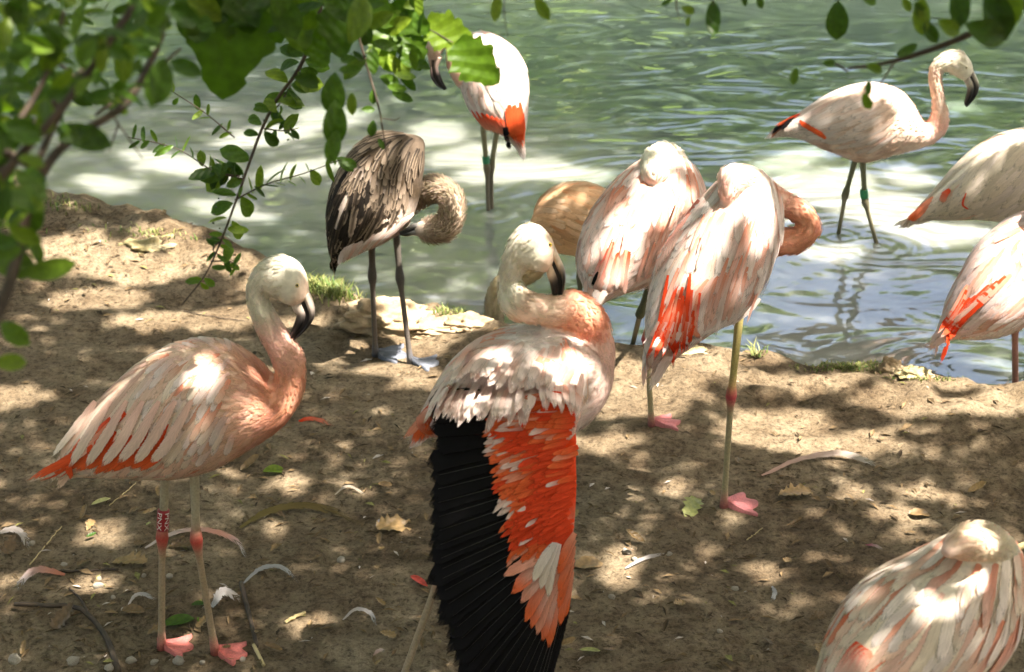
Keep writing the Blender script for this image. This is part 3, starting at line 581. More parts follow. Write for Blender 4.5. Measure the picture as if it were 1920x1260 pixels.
    def band(s, p0, p1, r, color, text=None):
        n = 10; P = [p0+(p1-p0)*t for t in np.linspace(0, 1, n)]; V, F = tube_geo(P, [r*0.97]+[r]*(n-2)+[r*0.97], 20); b = s.part('leg_band', V, F, M_BAND, np.tile(color, (len(V), 1)))
        if text:
            cu = bpy.data.curves.new('t', 'FONT'); cu.body = text; cu.resolution_u = 2; to = bpy.data.objects.new('t', cu); COL.objects.link(to)
            me = bpy.data.meshes.new_from_object(to.evaluated_get(bpy.context.evaluated_depsgraph_get())); bpy.data.objects.remove(to)
            bm = bmesh.new(); bm.from_mesh(me); bmesh.ops.triangulate(bm, faces=bm.faces); bmesh.ops.subdivide_edges(bm, edges=bm.edges, cuts=1); T = np.array([v.co for v in bm.verts]); TF = [[v.index for v in f.verts] for f in bm.faces]; bm.free()
            lo, hi = T.min(0), T.max(0); T = (T-lo)/(hi-lo+1e-9); ax = nrm(p1-p0); Lb = np.linalg.norm(p1-p0)
            fw = nrm(EYE-p0); fw = nrm(fw-ax*np.dot(fw, ax)); sd = np.cross(ax, fw)
            for off in (-0.95, 0.30, 2.2):
                ang = off+(T[:, 1])*0.75; Vt = p0+ax*(Lb*(0.06+0.88*T[:, 0]))[:, None]+(np.cos(ang)[:, None]*fw+np.sin(ang)[:, None]*-sd)*(r+0.0006)
                s.part('lettering', Vt, TF, M_BAND, np.tile((0.8, 0.78, 0.74), (len(Vt), 1)), parent=b, smooth=False)
PAL_MAIN = [(5, PNK, WHT), (3, SAL, WHT), (2, WHT, CRM), (1.2, SAL, PNK), (0.5, RED, SAL)]
PAL_A = [(5, PEACH, CRM), (4, PNK, CRM), (3, PNK, PEACH), (1.5, SAL, PEACH), (.5, ORG, SAL)]
PAL_WHITE = [(5, PNK, WHT), (3, WHT, WHT), (0.6, SAL, WHT)]
PAL_RED = [(4, RED, ORG), (2, RED, SAL), (1, SAL, WHT)]
PAL_FLANK = [(4, PNK, CRM), (2, SAL, PNK), (2, CRM, CRM)]
HEADC = (0.74, 0.68, 0.55)
def ground_at(px, py): return tuple(ground_px(px, py))

# --- A: standing bird with red lettered band
A = Bird('adult flamingo with red lettered leg band, head bent down towards its chest', 3.10, ground_at(352, 1220))
A.loft([(118, 842, 132, 890, 0, .018, CRM), (165, 778, 190, 889, 0, .05, CRM), (235, 706, 270, 888, 0, .085, PEACH), (305, 660, 345, 885, 0, .104, PEACH), (375, 643, 408, 868, 0, .108, PEACH), (435, 655, 462, 838, 0, .100, (.80, .52, .38)),
        (478, 686, 510, 808, 0, .082, (.80, .46, .33)), (500, 712, 546, 778, 0, .058, NECKO), (512, 714, 568, 740, 0, .043, NECKO), (516, 696, 573, 696, 0, .035, NECKO), (508, 668, 566, 660, 0, .031, lerp(NECKO, PNK, .5)), (485, 625, 533, 614, 0, .027, PNK), (468, 582, 508, 574, 0, .022, PALE),
        (463, 550, 499, 552, 0, .020, HEADC), (466, 525, 500, 545, 0, .020, HEADC), (482, 497, 506, 550, 0, .024, HEADC), (508, 482, 518, 559, 0, .031, HEADC), (538, 480, 530, 566, 0, .034, HEADC), (563, 496, 542, 570, 0, .033, HEADC), (577, 522, 547, 573, 0, .026, PEACH), (580, 546, 553, 574, 0, .018, PEACH), (579, 556, 560, 570, 0, .010, PEACH)], 120, 30)
A.body(); A.phd = 0.25
BS = (0.62, 0.50, 0.42)
A.bill([(579, 545, 547, 573, 0, .016, BS), (588, 568, 551, 582, 0, .0155, BS), (591, 584, 556, 588, 0, .0145, lerp(BS, BLK, .75)), (588, 599, 553, 602, 0, .0135, BLK), (576, 616, 547, 617, 0, .011, BLK), (560, 631, 541, 631, 0, .008, BLK), (547, 641, 540, 637, 0, .004, BLK)])
A.eye(557, 535, Yc=3.10)
A.feathers('feather', 0, .10, .32, .15, 1.5, 40, .12, .022, 14, 30, PAL_A, seed=.1)
A.feathers('feather', 0, .12, .40, .0, 1.7, 60, .105, .024, 20, 48, PAL_A, seed=.3, lift=(.0015, .0065))
A.feathers('feather', 0, .30, .46, .0, 1.6, 50, .055, .020, 25, 60, [(5, PNK, WHT), (2, SAL, PEACH), (2, PNK, CRM)], seed=.7, lift=(.0015, .007))
A.feathers('flank_feather', 0, .10, .40, 1.7, 2.6, 26, .075, .022, 4, 10, PAL_FLANK, seed=.5, lift=(.001, .005))
for i in range(12):
    t = i/11; A.stroke([(235-60*t+RNG.normal()*6, 770+38*t), (165-30*t, 840+22*t), (62+55*t+RNG.normal()*8, 900-10*t)], .021, RED if i % 3 else ORG, lerp(RED, ORG, .6) if i % 4 else CRM, (.008, .016), Ys=(-.07, .0), name='tail_feather')
for i in range(9): A.stroke([(330-i*16, 800+RNG.normal()*8), (300-i*16, 850), (262-i*17, 880+RNG.normal()*4)], .02, RED, ORG, (.005, .009), name='feather')
for i in range(7): A.stroke([(360-i*30, 752), (315-i*28, 815+RNG.normal()*8), (285-i*30, 872-RNG.random()*14)], .024, PNK, CRM, (.009, .016), name='feather')
A.down(0, .28, .56, 1600, .022, .007, .003); A.down(0, .5, .93, 1500, .010, .006, .0022); A.down(0, .05, .42, 300, .03, .014, .003, f=(1.8, 3.1))
C1 = dict(colu=(.42, .36, .24), cola=(.50, .07, .05), coll=(.40, .30, .19), colf=(.74, .20, .17))
A.leg((312, 870, .05), (304, 1008, .03), (303, 1216, None), -6, **C1); A.leg((364, 870, -.03), (368, 1012, -.03), (404, 1224, None), -10, **C1)
Hh, An = at_y(312, 870, 3.15), at_y(304, 1008, 3.13); A.band(at_y(306.6, 956, 3.135), at_y(304.8, 993, 3.132), .0125, (.33, .018, .025), 'PNX')

# --- C: preening bird with one wing dropped open
C = Bird('adult flamingo dropping one wing open to show black and scarlet feathers', 2.98, ground_at(830, 1330))
NC = (0.80, 0.60, 0.46)
C.loft([(792, 775, 806, 812, -.02, .02, PNK), (832, 705, 862, 812, -.02, .06, WHT), (890, 650, 935, 818, -.01, .09, WHT), (960, 620, 1005, 815, 0, .105, WHT), (1030, 612, 1070, 800, .01, .10, WHT), (1072, 624, 1108, 768, .02, .085, lerp(WHT, PNK, .4)), (1091, 633, 1138, 718, .03, .065, lerp(WHT, PNK, .6)), (1094, 635, 1150, 672, .035, .05, PNK),
        (1088, 628, 1149, 636, .035, .042, PNK), (1076, 621, 1137, 590, .03, .037, SAL), (1061, 615, 1108, 558, .02, .034, NECKO), (1044, 611, 1076, 546, .01, .031, NECKO), (1018, 607, 1040, 556, -.01, .028, PEACH), (990, 604, 1008, 553, -.02, .026, NC), (962, 599, 990, 546, -.02, .026, NC), (944, 584, 981, 534, -.015, .023, PALE), (936, 560, 977, 524, -.005, .021, PALE),
        (934, 532, 978, 516, 0, .021, PALE), (937, 503, 982, 510, 0, .022, HEADC), (946, 470, 988, 503, 0, .025, HEADC), (963, 438, 994, 502, 0, .031, HEADC), (985, 422, 1003, 505, 0, .035, HEADC), (1008, 421, 1013, 508, 0, .035, HEADC), (1029, 438, 1020, 511, 0, .029, PEACH), (1040, 458, 1026, 510, 0, .021, PEACH), (1042, 472, 1032, 506, 0, .012, PEACH)], 130, 30)
C.body(); C.phd = 0.75
BC = (0.72, 0.52, 0.36)
C.bill([(1040, 462, 1024, 511, 0, .0175, BC), (1050, 484, 1026, 518, 0, .0165, BC), (1058, 502, 1029, 526, 0, .0155, lerp(BC, BLK, .8)), (1061, 518, 1031, 534, 0, .0145, BLK), (1059, 537, 1034, 548, 0, .0115, BLK), (1054, 556, 1037, 560, 0, .007, BLK), (1048, 567, 1043, 567, 0, .003, BLK)])
C.eye(1031, 459, iris=(.80, .55, .08), Yc=2.98)
# open wing: arm, coverts and flight feathers hang towards the viewer
def wY(px, py): return -.10-.05*np.clip((py-740)/250, 0, 1)-.015*math.sin((px-800)/90.0)
def wing_feather(p0, p1, W, c0, c1, lay, bend=0.0, tip=.3, name='feather', mid=None, K=7, tw=.10):
    a, b = at_y(p0[0], p0[1], C.Y+wY(*p0)), at_y(p1[0], p1[1], C.Y+wY(*p1)); v = np.linspace(0, 1, K)[:, None]; d = b-a; view = nrm(EYE-(a+b)/2); sd = nrm(np.cross(d, view))
    P = a+d*v+sd*(np.sin(v*math.pi)*bend*np.linalg.norm(d))+view*(lay+0.004*v); Nn = np.tile(nrm(view+sd*tw), (K, 1))
    C.emit(name, [feather_geo(P, Nn, W, c0, c1, nid(), tip, base=.6, crown=.04, mid=mid, rag=.04)], False, M_FLIGHT if name == 'flight_feather' else M_COVERT)
tipx = np.array([(806, 752), (806, 812), (805, 880), (802, 940), (804, 1000), (806, 1060), (808, 1105), (822, 1165), (842, 1215), (858, 1275), (890, 1330), (930, 1365), (975, 1372), (1005, 1345)], float)
basx = np.array([(925, 752), (928, 800), (935, 850), (945, 900), (955, 945), (968, 985), (985, 1010), (1000, 1030), (1015, 1050), (1030, 1075), (1038, 1095), (1042, 1110), (1044, 1125), (1046, 1140)], float)
T_, B_ = catmull(tipx, 30), catmull(basx, 30)
for i in range(30):
    wing_feather(B_[i]+np.array((14, RNG.normal()*2)), T_[i]+RNG.normal(size=2)*4.5, .046 if i < 20 else .040, (.010, .009, .009), (.006, .005, .006), .0012*i, .03, .10, 'flight_feather', K=9)
    a, b = B_[i]+np.array((10, 0)), T_[i]*0.86+B_[i]*0.14
    if i > 4:
        P = [at_y(*(a*(1-t)+b*t), C.Y+wY(*(a*(1-t)+b*t)))+nrm(EYE-at_y(*a, C.Y))*(.0012*i+.0055+.002*t) for t in np.linspace(0, 1, 6)]
        V, F = tube_geo(P, np.linspace(.0008, .0003, 6), 5); C.part('quill', V, F, M_BILL, np.tile((.05, .045, .035), (len(V), 1)), parent=C.bo)
arm = Loft([at_y(x, y, C.Y+wY(x, y)-.0) for x, y in ((1010, 765), (992, 800), (985, 850), (1000, 930), (1020, 1010), (1030, 1080), (1032, 1150))], [at_y(x, y, C.Y+wY(x, y)+.01) for x, y in ((1070, 790), (1080, 815), (1080, 860), (1080, 935), (1073, 1015), (1062, 1080), (1048, 1160))], [.03, .026, .022, .019, .016, .012, .006], [SAL, RED, RED, RED, SAL, SAL, PNK], 40, 18)
V, F, Cc = arm.geo(); C.part('wing_arm', V, F, M_BODY, Cc)
wv_pal = lambda x, y: vnoise(np.array([x]), np.array([y]), 1/38.0, 3.3)[0]
for k in range(330):
    t = ((k*0.6180339)%1); e = ((k*0.7548777+.2)%1); lx, rx = np.interp(t, [0, .35, 1], [965, 955, 1012]), np.interp(t, [0, .4, 1], [1084, 1084, 1076]); x = rx-(rx-lx)*(1-e)**.9; y = 738+280*t
    if y < 738+(1046-x)*.55 and x < 1046: continue
    outer = (x-lx)/(rx-lx); Lp = (40+46*(1-outer))*RNG.uniform(.85, 1.25)*(1.2 if outer < .25 else 1); ang = math.radians(184-36*t-10*(1-outer)+RNG.normal()*5); q = wv_pal(x, y)+.30*t+.30*(.33-outer)
    Lp = min(Lp, max(24, (x-np.interp(y, [740, 850, 970, 1060], [904, 916, 948, 978])-RNG.uniform(-10, 20))/max(.4, -math.cos(ang))))
    c0, c1 = (RED, RED) if q < .08 else (RED, ORG) if q < .20 else (ORG, SAL) if q < .30 else (SAL, lerp(PNK, WHT, .5))
    if RNG.random() < .05: c1 = lerp(WHT, PNK, .4)
    wing_feather((x, y), (x+Lp*math.cos(ang), y+Lp*math.sin(ang)+4), RNG.uniform(.011, .017), c0, c1, .036+.018*outer+RNG.uniform(0, .003), RNG.uniform(.0, .09), .7, 'wing_covert', K=8, tw=.05)
for i in range(9):   # long orange coverts over the hand
    t = i/8; p0 = (1040+22*t, 1035+12*i*.4); p1 = (945+95*t*.9+8*math.sin(i*2.1), 1085+118*t+RNG.normal()*5) if i < 4 else (985+11*(i-4), 1165+12*(i-4)); wing_feather(p0, p1, .024, lerp(SAL, WHT, .3), ORG if i % 3 else SAL, .052+.0016*i, .04, .35, 'hand_covert', mid=PNK if i % 2 else None)
for i in range(3): wing_feather((1040+4*i, 1020), (1000+14*i, 1090+14*i), .02, WHT, CRM, .062+.001*i, .04, .4, 'hand_covert')
for i in range(8): wing_feather((1078-i, 1000+12*i), (1050+RNG.normal()*4, 1060+16*i), .017, SAL, ORG, .064+.001*i, .02, .4, 'hand_covert')
# body plumage
C.feathers('feather', 0, .10, .28, .0, 1.9, 44, .12, .026, 10, 26, PAL_MAIN, seed=.2)
C.feathers('feather', 0, .14, .34, .0, 1.9, 52, .075, .024, 16, 50, PAL_WHITE, seed=.45, lift=(.0015, .0065), sides=(1,))
C.feathers('feather', 0, .22, .38, .1, 1.6, 24, .05, .022, 20, 70, PAL_WHITE, seed=.8, lift=(.002, .010), sides=(1,))
for i in range(44):
    t = (i*.6180339) % 1; lay = RNG.random(); a = (872+150*t+RNG.normal()*5, 668+16*lay+10*t); b = (800+195*t+RNG.normal()*7, 812-14*t-30*lay-abs(t-.5)*10+RNG.normal()*9)
    C.stroke([a, ((a[0]+b[0])/2-8+6*t, (a[1]+b[1])/2), b], RNG.uniform(.014, .022), lerp(WHT, PNK, .5*RNG.random()), lerp(WHT, PNK, .35*RNG.random()), (.004+.006*lay, .012+.010*lay), Ys=(-.115, -.20), on='start', name='scapular_feather', mid=PNK if i % 5 == 0 else None)
for i in range(30):
    t = (i*.6180339) % 1; a = (905+150*t+RNG.normal()*6, 635+26*((i*.755) % 1)+14*t); b = (a[0]-62+40*t+RNG.normal()*6, a[1]+66+12*t+RNG.normal()*6)
    C.stroke([a, ((a[0]+b[0])/2-6+8*t, (a[1]+b[1])/2-4), b], RNG.uniform(.016, .024), lerp(PNK, WHT, RNG.random()), lerp(WHT, PNK, .3*RNG.random()), (.004, .014), Ys=(-.1, -.15), on='start', name='scapular_feather', mid=SAL if i % 6 == 0 else None)
for i in range(16):   # salmon-edged curls over the shoulder
    t = i/15; C.stroke([(1050+40*t, 640+24*t+RNG.normal()*6), (1062+34*t, 690+20*t), (1058+40*t+RNG.normal()*6, 735+26*t+RNG.normal()*8)], RNG.uniform(.012, .02), PNK if i % 3 else SAL, WHT if i % 2 else PEACH, (.003, .010), name='scapular_feather')
for i in range(14):
    t = i/13; C.stroke([(1022+60*t, 672+18*t+RNG.normal()*5), (1016+66*t, 715+12*t), (1012+74*t+RNG.normal()*4, 758+20*t+RNG.normal()*8)], RNG.uniform(.014, .02), lerp(WHT, PNK, .4), lerp(WHT, PNK, .4*RNG.random()), (.006, .016), Ys=(-.1, -.185), on='start', name='scapular_feather', mid=SAL if i % 4 == 1 else None)
for i in range(10): C.stroke([(845-i*3, 722+i*4), (815-i*3, 765+i*3), (765+i*6+RNG.normal()*4, 832-i*2+RNG.normal()*8)], .02, PNK if i % 3 == 0 else RED, ORG if i % 4 else SAL, (.012, .02), Ys=(-.10, -.06), on=False, name='tail_feather')
for i in range(6): C.stroke([(1075-i*12, 690-i*4), (1055-i*12, 720), (1068-i*10, 775-i*5)], .024, SAL, WHT, (.014, .022), name='scapular_feather', mid=SAL if i % 2 else None)
for i in range(7): C.stroke([(1092-i*2, 700+i*10), (1085-i*2, 745+i*10), (1083-i*4, 790+i*6)], .016, lerp(WHT, PNK, .5), PNK, (.012, .016), Ys=(-.10, -.15), on=False, name='scapular_feather')
C.down(0, .26, .52, 1600, .022, .007, .003); C.down(0, .45, .95, 1500, .010, .006, .0024)
C.leg((862, 820, .02), (828, 1070, .0), (738, 1318, None), 15, **C1); C.leg((930, 820, .06), (935, 1080, .04), (940, 1300, None), 15, **C1)

# --- F: tall sleeping bird standing on one leg
F_ = Bird('tall flamingo asleep on one leg with its orange neck looped beside it', 3.66, ground_at(1358, 952))
F_.loft([(1216, 640, 1258, 668, -.12, .02, SAL), (1216, 600, 1318, 630, -.10, .06, PNK), (1222, 545, 1380, 594, -.06, .088, WHT), (1238, 490, 1422, 545, -.03, .10, WHT), (1262, 443, 1452, 478, 0, .105, WHT), (1295, 395, 1464, 425, .03, .10, WHT), (1326, 362, 1460, 388, .06, .085, WHT), (1356, 350, 1440, 362, .10, .055, WHT), (1385, 352, 1415, 358, .13, .02, WHT)], 70, 30)
F_.neck([(1425, 450, .06, 42), (1462, 452, .05, 28), (1496, 449, .04, 25), (1518, 428, .04, 23), (1503, 401, .05, 22), (1465, 379, .06, 22), (1425, 353, .05, 23), (1395, 337, .02, 28), (1372, 337, -.01, 29), (1366, 360, -.035, 20), (1364, 382, -.04, 10)], [SAL, NECKO, NECKO, NECKO, NECKO, lerp(NECKO, PNK, .5), PNK, PEACH, (.78, .62, .54), PNK, PNK])
F_.body(); F_.far = False; F_.kN = 0.98; F_.kW = .9; F_.kH = 1.05; F_.phd = 1.25; F_.eye(1381, 349, .004, (.8, .65, .35))
F_.feathers('feather', 0, .17, .38, .0, 1.75, 40, .14, .026, 4, 10, [(4, SAL, WHT), (3, PNK, WHT), (1.5, SAL, PNK)], seed=.1)
F_.feathers('feather', 0, .22, .62, .0, 1.75, 62, .125, .026, 6, 12, [(5, PNK, WHT), (3, PEACH, WHT), (2.5, SAL, WHT), (1, SAL, PNK)], seed=.4, lift=(.0015, .006))
F_.feathers('feather', 0, .55, .92, .0, 1.75, 46, .08, .024, 6, 18, PAL_WHITE, seed=.75, lift=(.0015, .0065))
for i in range(26): F_.stroke([(1255+i*2.2+RNG.normal()*5, 562+RNG.normal()*16), (1236+i*2.6, 612), (1214+i*3.6+RNG.normal()*5, 664-i*.9+RNG.normal()*10)], .014, RED if i % 3 else SAL, (RED if i % 4 else SAL) if i % 5 else WHT, (.009, .015), Ys=(-.2, -.2), name='tail_feather')
for i in range(26):
    t = (i*.618) % 1; x, y = 1275+150*t+RNG.normal()*8, 385+150*((i*.755) % 1)+20*t; F_.stroke([(x, y), (x-14, y+38), (x-26, y+72)], RNG.uniform(.006, .011), SAL, lerp(SAL, WHT, .55), (.008, .011), name='streak_feather')
for i in range(8): F_.stroke([(1425-i*8, 560+i*4), (1400-i*9, 585+i*4), (1362-i*11, 612+i*3)], .016, WHT, WHT, (.006, .009), name='flank_feather')
F_.stroke([(1262, 600), (1262, 640), (1261, 684)], .016, RED, RED, (.010, .014), Ys=(-.2, -.2), name='tail_feather')
for i in range(10): F_.stroke([(1400-i*9, 500+i*3), (1385-i*10, 555), (1372-i*11, 610+RNG.normal()*10)], .016, lerp(SAL, WHT, .5*(i % 2)), PNK if i % 3 else WHT, (.006, .010), name='flank_feather')
for i in range(8): F_.stroke([(1442+RNG.normal()*6, 400+i*8), (1434-i*3, 460+i*6), (1420-i*6, 520+i*6)], .012, SAL, lerp(SAL, WHT, .6), (.005, .008), name='flank_feather')
for i in range(6): F_.stroke([(1310-i*9, 375+i*12), (1285-i*8, 425+i*10), (1262-i*6, 470+i*10)], .018, (.75, .28, .22), PNK, (.006, .010), name='flank_feather')
F_.down(1, .0, .98, 1300, .012, .007, .0026); F_.down(0, .05, .9, 300, .03, .014, .003, f=(1.8, 3.1))
C2 = dict(colu=(.46, .38, .14), cola=(.50, .07, .08), coll=(.40, .34, .20), colf=(.62, .20, .20))
F_.leg((1390, 560, .03), (1371, 742, .03), (1357, 950, None), 12, size=.095, **C2)

# --- E: sleeping bird behind F
E = Bird('sleeping flamingo with white head folded onto its back, beside the tall one-legged bird', 4.12, ground_at(1222, 797))
E.loft([(1106, 550, 1124, 562, -.14, .015, SAL), (1092, 512, 1165, 548, -.12, .055, PNK), (1089, 470, 1222, 532, -.08, .088, PNK), (1097, 430, 1280, 500, -.04, .105, WHT), (1117, 389, 1312, 450, 0, .11, WHT), (1145, 350, 1322, 400, .04, .105, WHT), (1172, 326, 1316, 358, .08, .09, WHT), (1204, 312, 1298, 328, .12, .06, WHT), (1235, 312, 1275, 318, .15, .02, WHT)], 70, 30)
E.neck([(1262, 420, .2, 30), (1266, 345, .19, 32), (1252, 303, .13, 35), (1236, 304, .04, 34), (1227, 326, -.02, 26), (1222, 345, -.04, 12)], [WHT, WHT, PALE, PALE, PALE, PNK])
E.body(); E.far = False; E.kN = 0.98; E.kW = .9; E.kH = 1.05; E.phd = 1.3
E.feathers('feather', 0, .17, .38, .0, 1.75, 32, .14, .026, 4, 12, PAL_MAIN, seed=.15)
E.feathers('feather', 0, .22, .62, .0, 1.75, 52, .12, .026, 6, 14, [(5, PNK, lerp(WHT, PNK, .3)), (3, PNK, WHT), (3, SAL, lerp(WHT, PNK, .4))], seed=.4, lift=(.0015, .006))
E.feathers('feather', 0, .55, .92, .0, 1.75, 44, .085, .024, 6, 18, [(4, PNK, WHT), (3, SAL, PNK), (2, SAL, WHT)], seed=.75, lift=(.0015, .0065))
for i in range(9): E.stroke([(1140+i*5, 470+RNG.normal()*8), (1122+i*6, 510), (1106+i*8, 548+RNG.normal()*5)], .020, SAL if i % 2 else RED, PNK if i % 3 else WHT, (.006, .010), name='tail_feather')
for i in range(26):
    t = (i*.618) % 1; x, y = 1140+160*t+RNG.normal()*8, 350+130*((i*.755) % 1); E.stroke([(x, y), (x-12, y+34), (x-24, y+66)], RNG.uniform(.007, .012), SAL, lerp(SAL, WHT, .5), (.008, .011), name='streak_feather')
E.stroke([(1122, 510), (1112, 535)], .010, BLK, BLK, (.012, .012), name='tail_feather')
E.down(1, .0, .98, 900, .012, .007, .0026)
E.leg((1232, 530, .0), (1212, 636, -.03), (1222, 797, None), 8, size=.085, **C2)
E.leg((1222, 520, .12), (1200, 590, .14), (1184, 655, WATER_Z-.02), colu=(.09, .10, .05), cola=(.09, .10, .05), coll=(.08, .085, .045), has_foot=False)

# --- J: grey-brown juvenile preening its chest
J = Bird('grey-brown young flamingo preening with its neck curled under', 4.53, ground_at(738, 675))
G1, G2, G3 = (.022, .017, .013), (.10, .072, .05), (.40, .31, .23); JN = (.36, .28, .20)
J.loft([(624, 484, 634, 488, -.05, .012, G1), (615, 440, 672, 472, -.05, .05, (.6, .48, .4)), (616, 385, 728, 448, -.03, .08, (.65, .52, .44)), (630, 334, 768, 415, 0, .09, (.65, .52, .44)), (656, 288, 785, 375, .02, .092, G2), (692, 256, 792, 335, .03, .085, G2), (728, 246, 796, 305, .04, .065, G2), (760, 252, 792, 285, .05, .04, G2), (778, 264, 788, 276, .06, .015, G2)], 64, 28)
J.neck([(745, 380, .09, 34), (790, 360, .08, 26), (822, 353, .05, 23), (846, 370, .02, 22), (848, 402, -.01, 23), (833, 428, -.03, 25), (808, 432, -.04, 24), (788, 430, -.05, 16), (776, 430, -.055, 9)], [G3, JN, JN, JN, JN, JN, JN, (.42, .33, .26), (.3, .26, .22)])
J.body(); J.far = False; J.kN, J.kL, J.kW, J.kH = .84, 1, 1, .8; J.phd = 0.85
J.bill([(790, 418, 786, 443, -.05, .012, (.22, .2, .18)), (775, 420, 774, 441, -.055, .011, (.16, .15, .14)), (762, 428, 762, 443, -.06, .008, BLK), (748, 435, 750, 441, -.06, .004, BLK)])
JE = (.42, .32, .23)
JP = [(3, G1, G1, None, JE), (3, G1, G1), (3, G1, G1, None, G2), (1, G1, G2, None, G3)]
J.feathers('feather', 0, .10, .34, .0, 1.25, 36, .10, .022, 4, 14, [(4, G1, G1), (3, G1, G1, None, JE)], seed=.1)
J.feathers('feather', 0, .18, .62, .0, 1.25, 70, .09, .017, 5, 16, JP, seed=.35, lift=(.0015, .0065))
J.feathers('feather', 0, .5, .95, .0, 1.35, 70, .055, .014, 5, 20, [(3, G1, G2, None, JE), (3, G1, G1, None, G3), (2, G2, G3)], seed=.7, lift=(.0015, .0065))
J.down(0, .08, .5, 500, .03, .012, .006, f=(1.2, 2.6)); J.down(1, 0, .95, 2600, .013, .004, .006, fluff=1.0, jit=.25)
for i in range(12): J.stroke([(775-i*9, 400+i*5), (745-i*9, 425+i*4), (712-i*7, 452+i*4)], .018, (.78, .64, .58), (.84, .74, .68) if i % 3 else PNK, (.004, .010), name='flank_feather')
JC = dict(colu=(.10, .085, .07), cola=(.09, .08, .07), coll=(.12, .10, .085), colf=(.15, .16, .19))
J.leg((697, 450, .0), (698, 518, .0), (704, 666, None), -8, size=.10, **JC); J.leg((743, 440, .02), (750, 522, .01), (770, 681, None), -12, size=.09, **JC)

# --- B: bird standing in the pond, facing away under the bright leaf
B = Bird('flamingo with bright red tail and green band standing in the water behind a lobed leaf', 5.84, tuple(at_z(916, 400, WATER_Z)))
B.loft([(962, 262, 978, 268, -.10, .012, RED), (930, 245, 985, 236, -.09, .045, PNK), (893, 222, 989, 186, -.05, .085, WHT), (869, 178, 987, 136, 0, .10, WHT), (862, 138, 972, 100, .04, .10, WHT), (864, 108, 945, 80, .08, .08, WHT), (878, 92, 915, 78, .12, .04, WHT), (890, 90, 902, 84, .14, .01, WHT)], 56, 26)
B.neck([(890, 150, .02, 26), (868, 142, .0, 20), (853, 118, -.01, 15), (850, 92, -.01, 12), (845, 74, -.01, 12), (832, 68, -.01, 13), (818, 80, -.01, 17), (813, 100, -.01, 14), (815, 112, -.01, 8)], [WHT, PNK, PNK, PNK, PALE, PALE, (.7, .58, .48), (.62, .46, .36), (.5, .36, .3)])
B.body(); B.far = False; B.kN = 0.98; B.kW = .9; B.phd = 1.35
B.bill([(801, 102, 830, 106, -.01, .016, (.5, .36, .28)), (805, 126, 822, 126, -.01, .015, (.2, .14, .12)), (808, 146, 825, 138, -.01, .012, BLK), (818, 160, 831, 153, -.01, .009, BLK), (832, 169, 838, 166, -.01, .004, BLK)])
B.feathers('feather', 0, .22, .5, .0, 1.75, 34, .13, .028, 4, 12, PAL_WHITE, seed=.2); B.feathers('feather', 0, .38, .9, .0, 1.75, 40, .085, .026, 6, 20, PAL_WHITE, seed=.6, lift=(.0015, .006))
for i in range(9): B.stroke([(950+i*3, 200+RNG.normal()*5), (955+i*3, 235), (962+i*2.2, 280-abs(i-7)*3)], .02, RED, ORG, (.008, .012), Ys=(-.2, -.2), name='tail_feather')
for i in range(7): B.stroke([(885+i*9, 205+i*3), (900+i*8, 225+i*2), (918+i*6, 245+i*2)], .018, RED, SAL, (.006, .009), name='feather')
for i in range(3): B.stroke([(945+i*3, 238), (950+i*2, 258), (957+i, 276)], .014, BLK, BLK, (.014, .018), Ys=(-.21, -.21), name='flight_feather')
B.down(1, 0, .96, 700, .014, .008, .003)
C3 = dict(colu=(.30, .27, .15), cola=(.20, .16, .10), coll=(.20, .17, .12), has_foot=False)
B.leg((905, 235, .0), (913, 315, .0), (916, 408, WATER_Z-.03), **C3); B.leg((932, 245, .03), (921, 312, .02), (922, 404, WATER_Z-.03), **C3)
B.band(at_y(910.5, 293, 5.84), at_y(912, 306, 5.84), .013, (.03, .22, .10))

# --- G: wading bird with a green band
G = Bird('wading flamingo with upright curved neck and a green leg band', 5.55, tuple(at_z(1608, 455, WATER_Z)))
GC = (0.78, 0.58, 0.46)
G.loft([(1462, 236, 1468, 254, 0, .012, WHT), (1500, 214, 1500, 259, 0, .045, WHT), (1548, 184, 1540, 276, 0, .08, GC), (1588, 166, 1576, 290, 0, .098, GC), (1628, 158, 1612, 302, 0, .105, GC), (1660, 160, 1652, 294, 0, .10, GC), (1693, 173, 1692, 285, 0, .085, GC), (1713, 196, 1722, 278, 0, .065, GC), (1726, 221, 1752, 266, 0, .045, PNK), (1735, 229, 1772, 247, 0, .034, PNK), (1743, 223, 1779, 227, 0, .028, PNK), (1748, 206, 1777, 208, 0, .024, GC), (1747, 177, 1771, 184, 0, .020, GC), (1742, 150, 1766, 155, 0, .018, GC), (1744, 126, 1767, 138, 0, .018, GC), (1757, 107, 1772, 134, 0, .021, HEADC), (1778, 95, 1784, 139, 0, .026, HEADC), (1800, 94, 1795, 145, 0, .027, HEADC), (1817, 108, 1803, 150, 0, .023, HEADC), (1824, 124, 1808, 152, 0, .017, HEADC), (1826, 136, 1814, 150, 0, .009, HEADC)], 110, 26)
G.body(); G.kH = .4; G.phd = 0.3
G.bill([(1825, 131, 1807, 153, 0, .016, (.45, .40, .34)), (1832, 146, 1811, 159, 0, .0155, (.4, .36, .3)), (1836, 160, 1813, 169, 0, .0145, lerp((.4, .36, .3), BLK, .8)), (1832, 176, 1811, 180, 0, .0125, BLK), (1823, 190, 1808, 191, 0, .009, BLK), (1813, 201, 1808, 197, 0, .004, BLK)])
G.eye(1812, 127, .0045, (.7, .6, .4), Yc=5.55)
PG = [(5, GC, WHT), (3, WHT, WHT), (1, PNK, WHT)]
G.feathers('feather', 0, .10, .28, .0, 1.5, 26, .12, .026, 8, 20, PG, seed=.2); G.feathers('feather', 0, .16, .42, .0, 1.5, 40, .08, .026, 12, 30, PG, seed=.5, lift=(.002, .007))
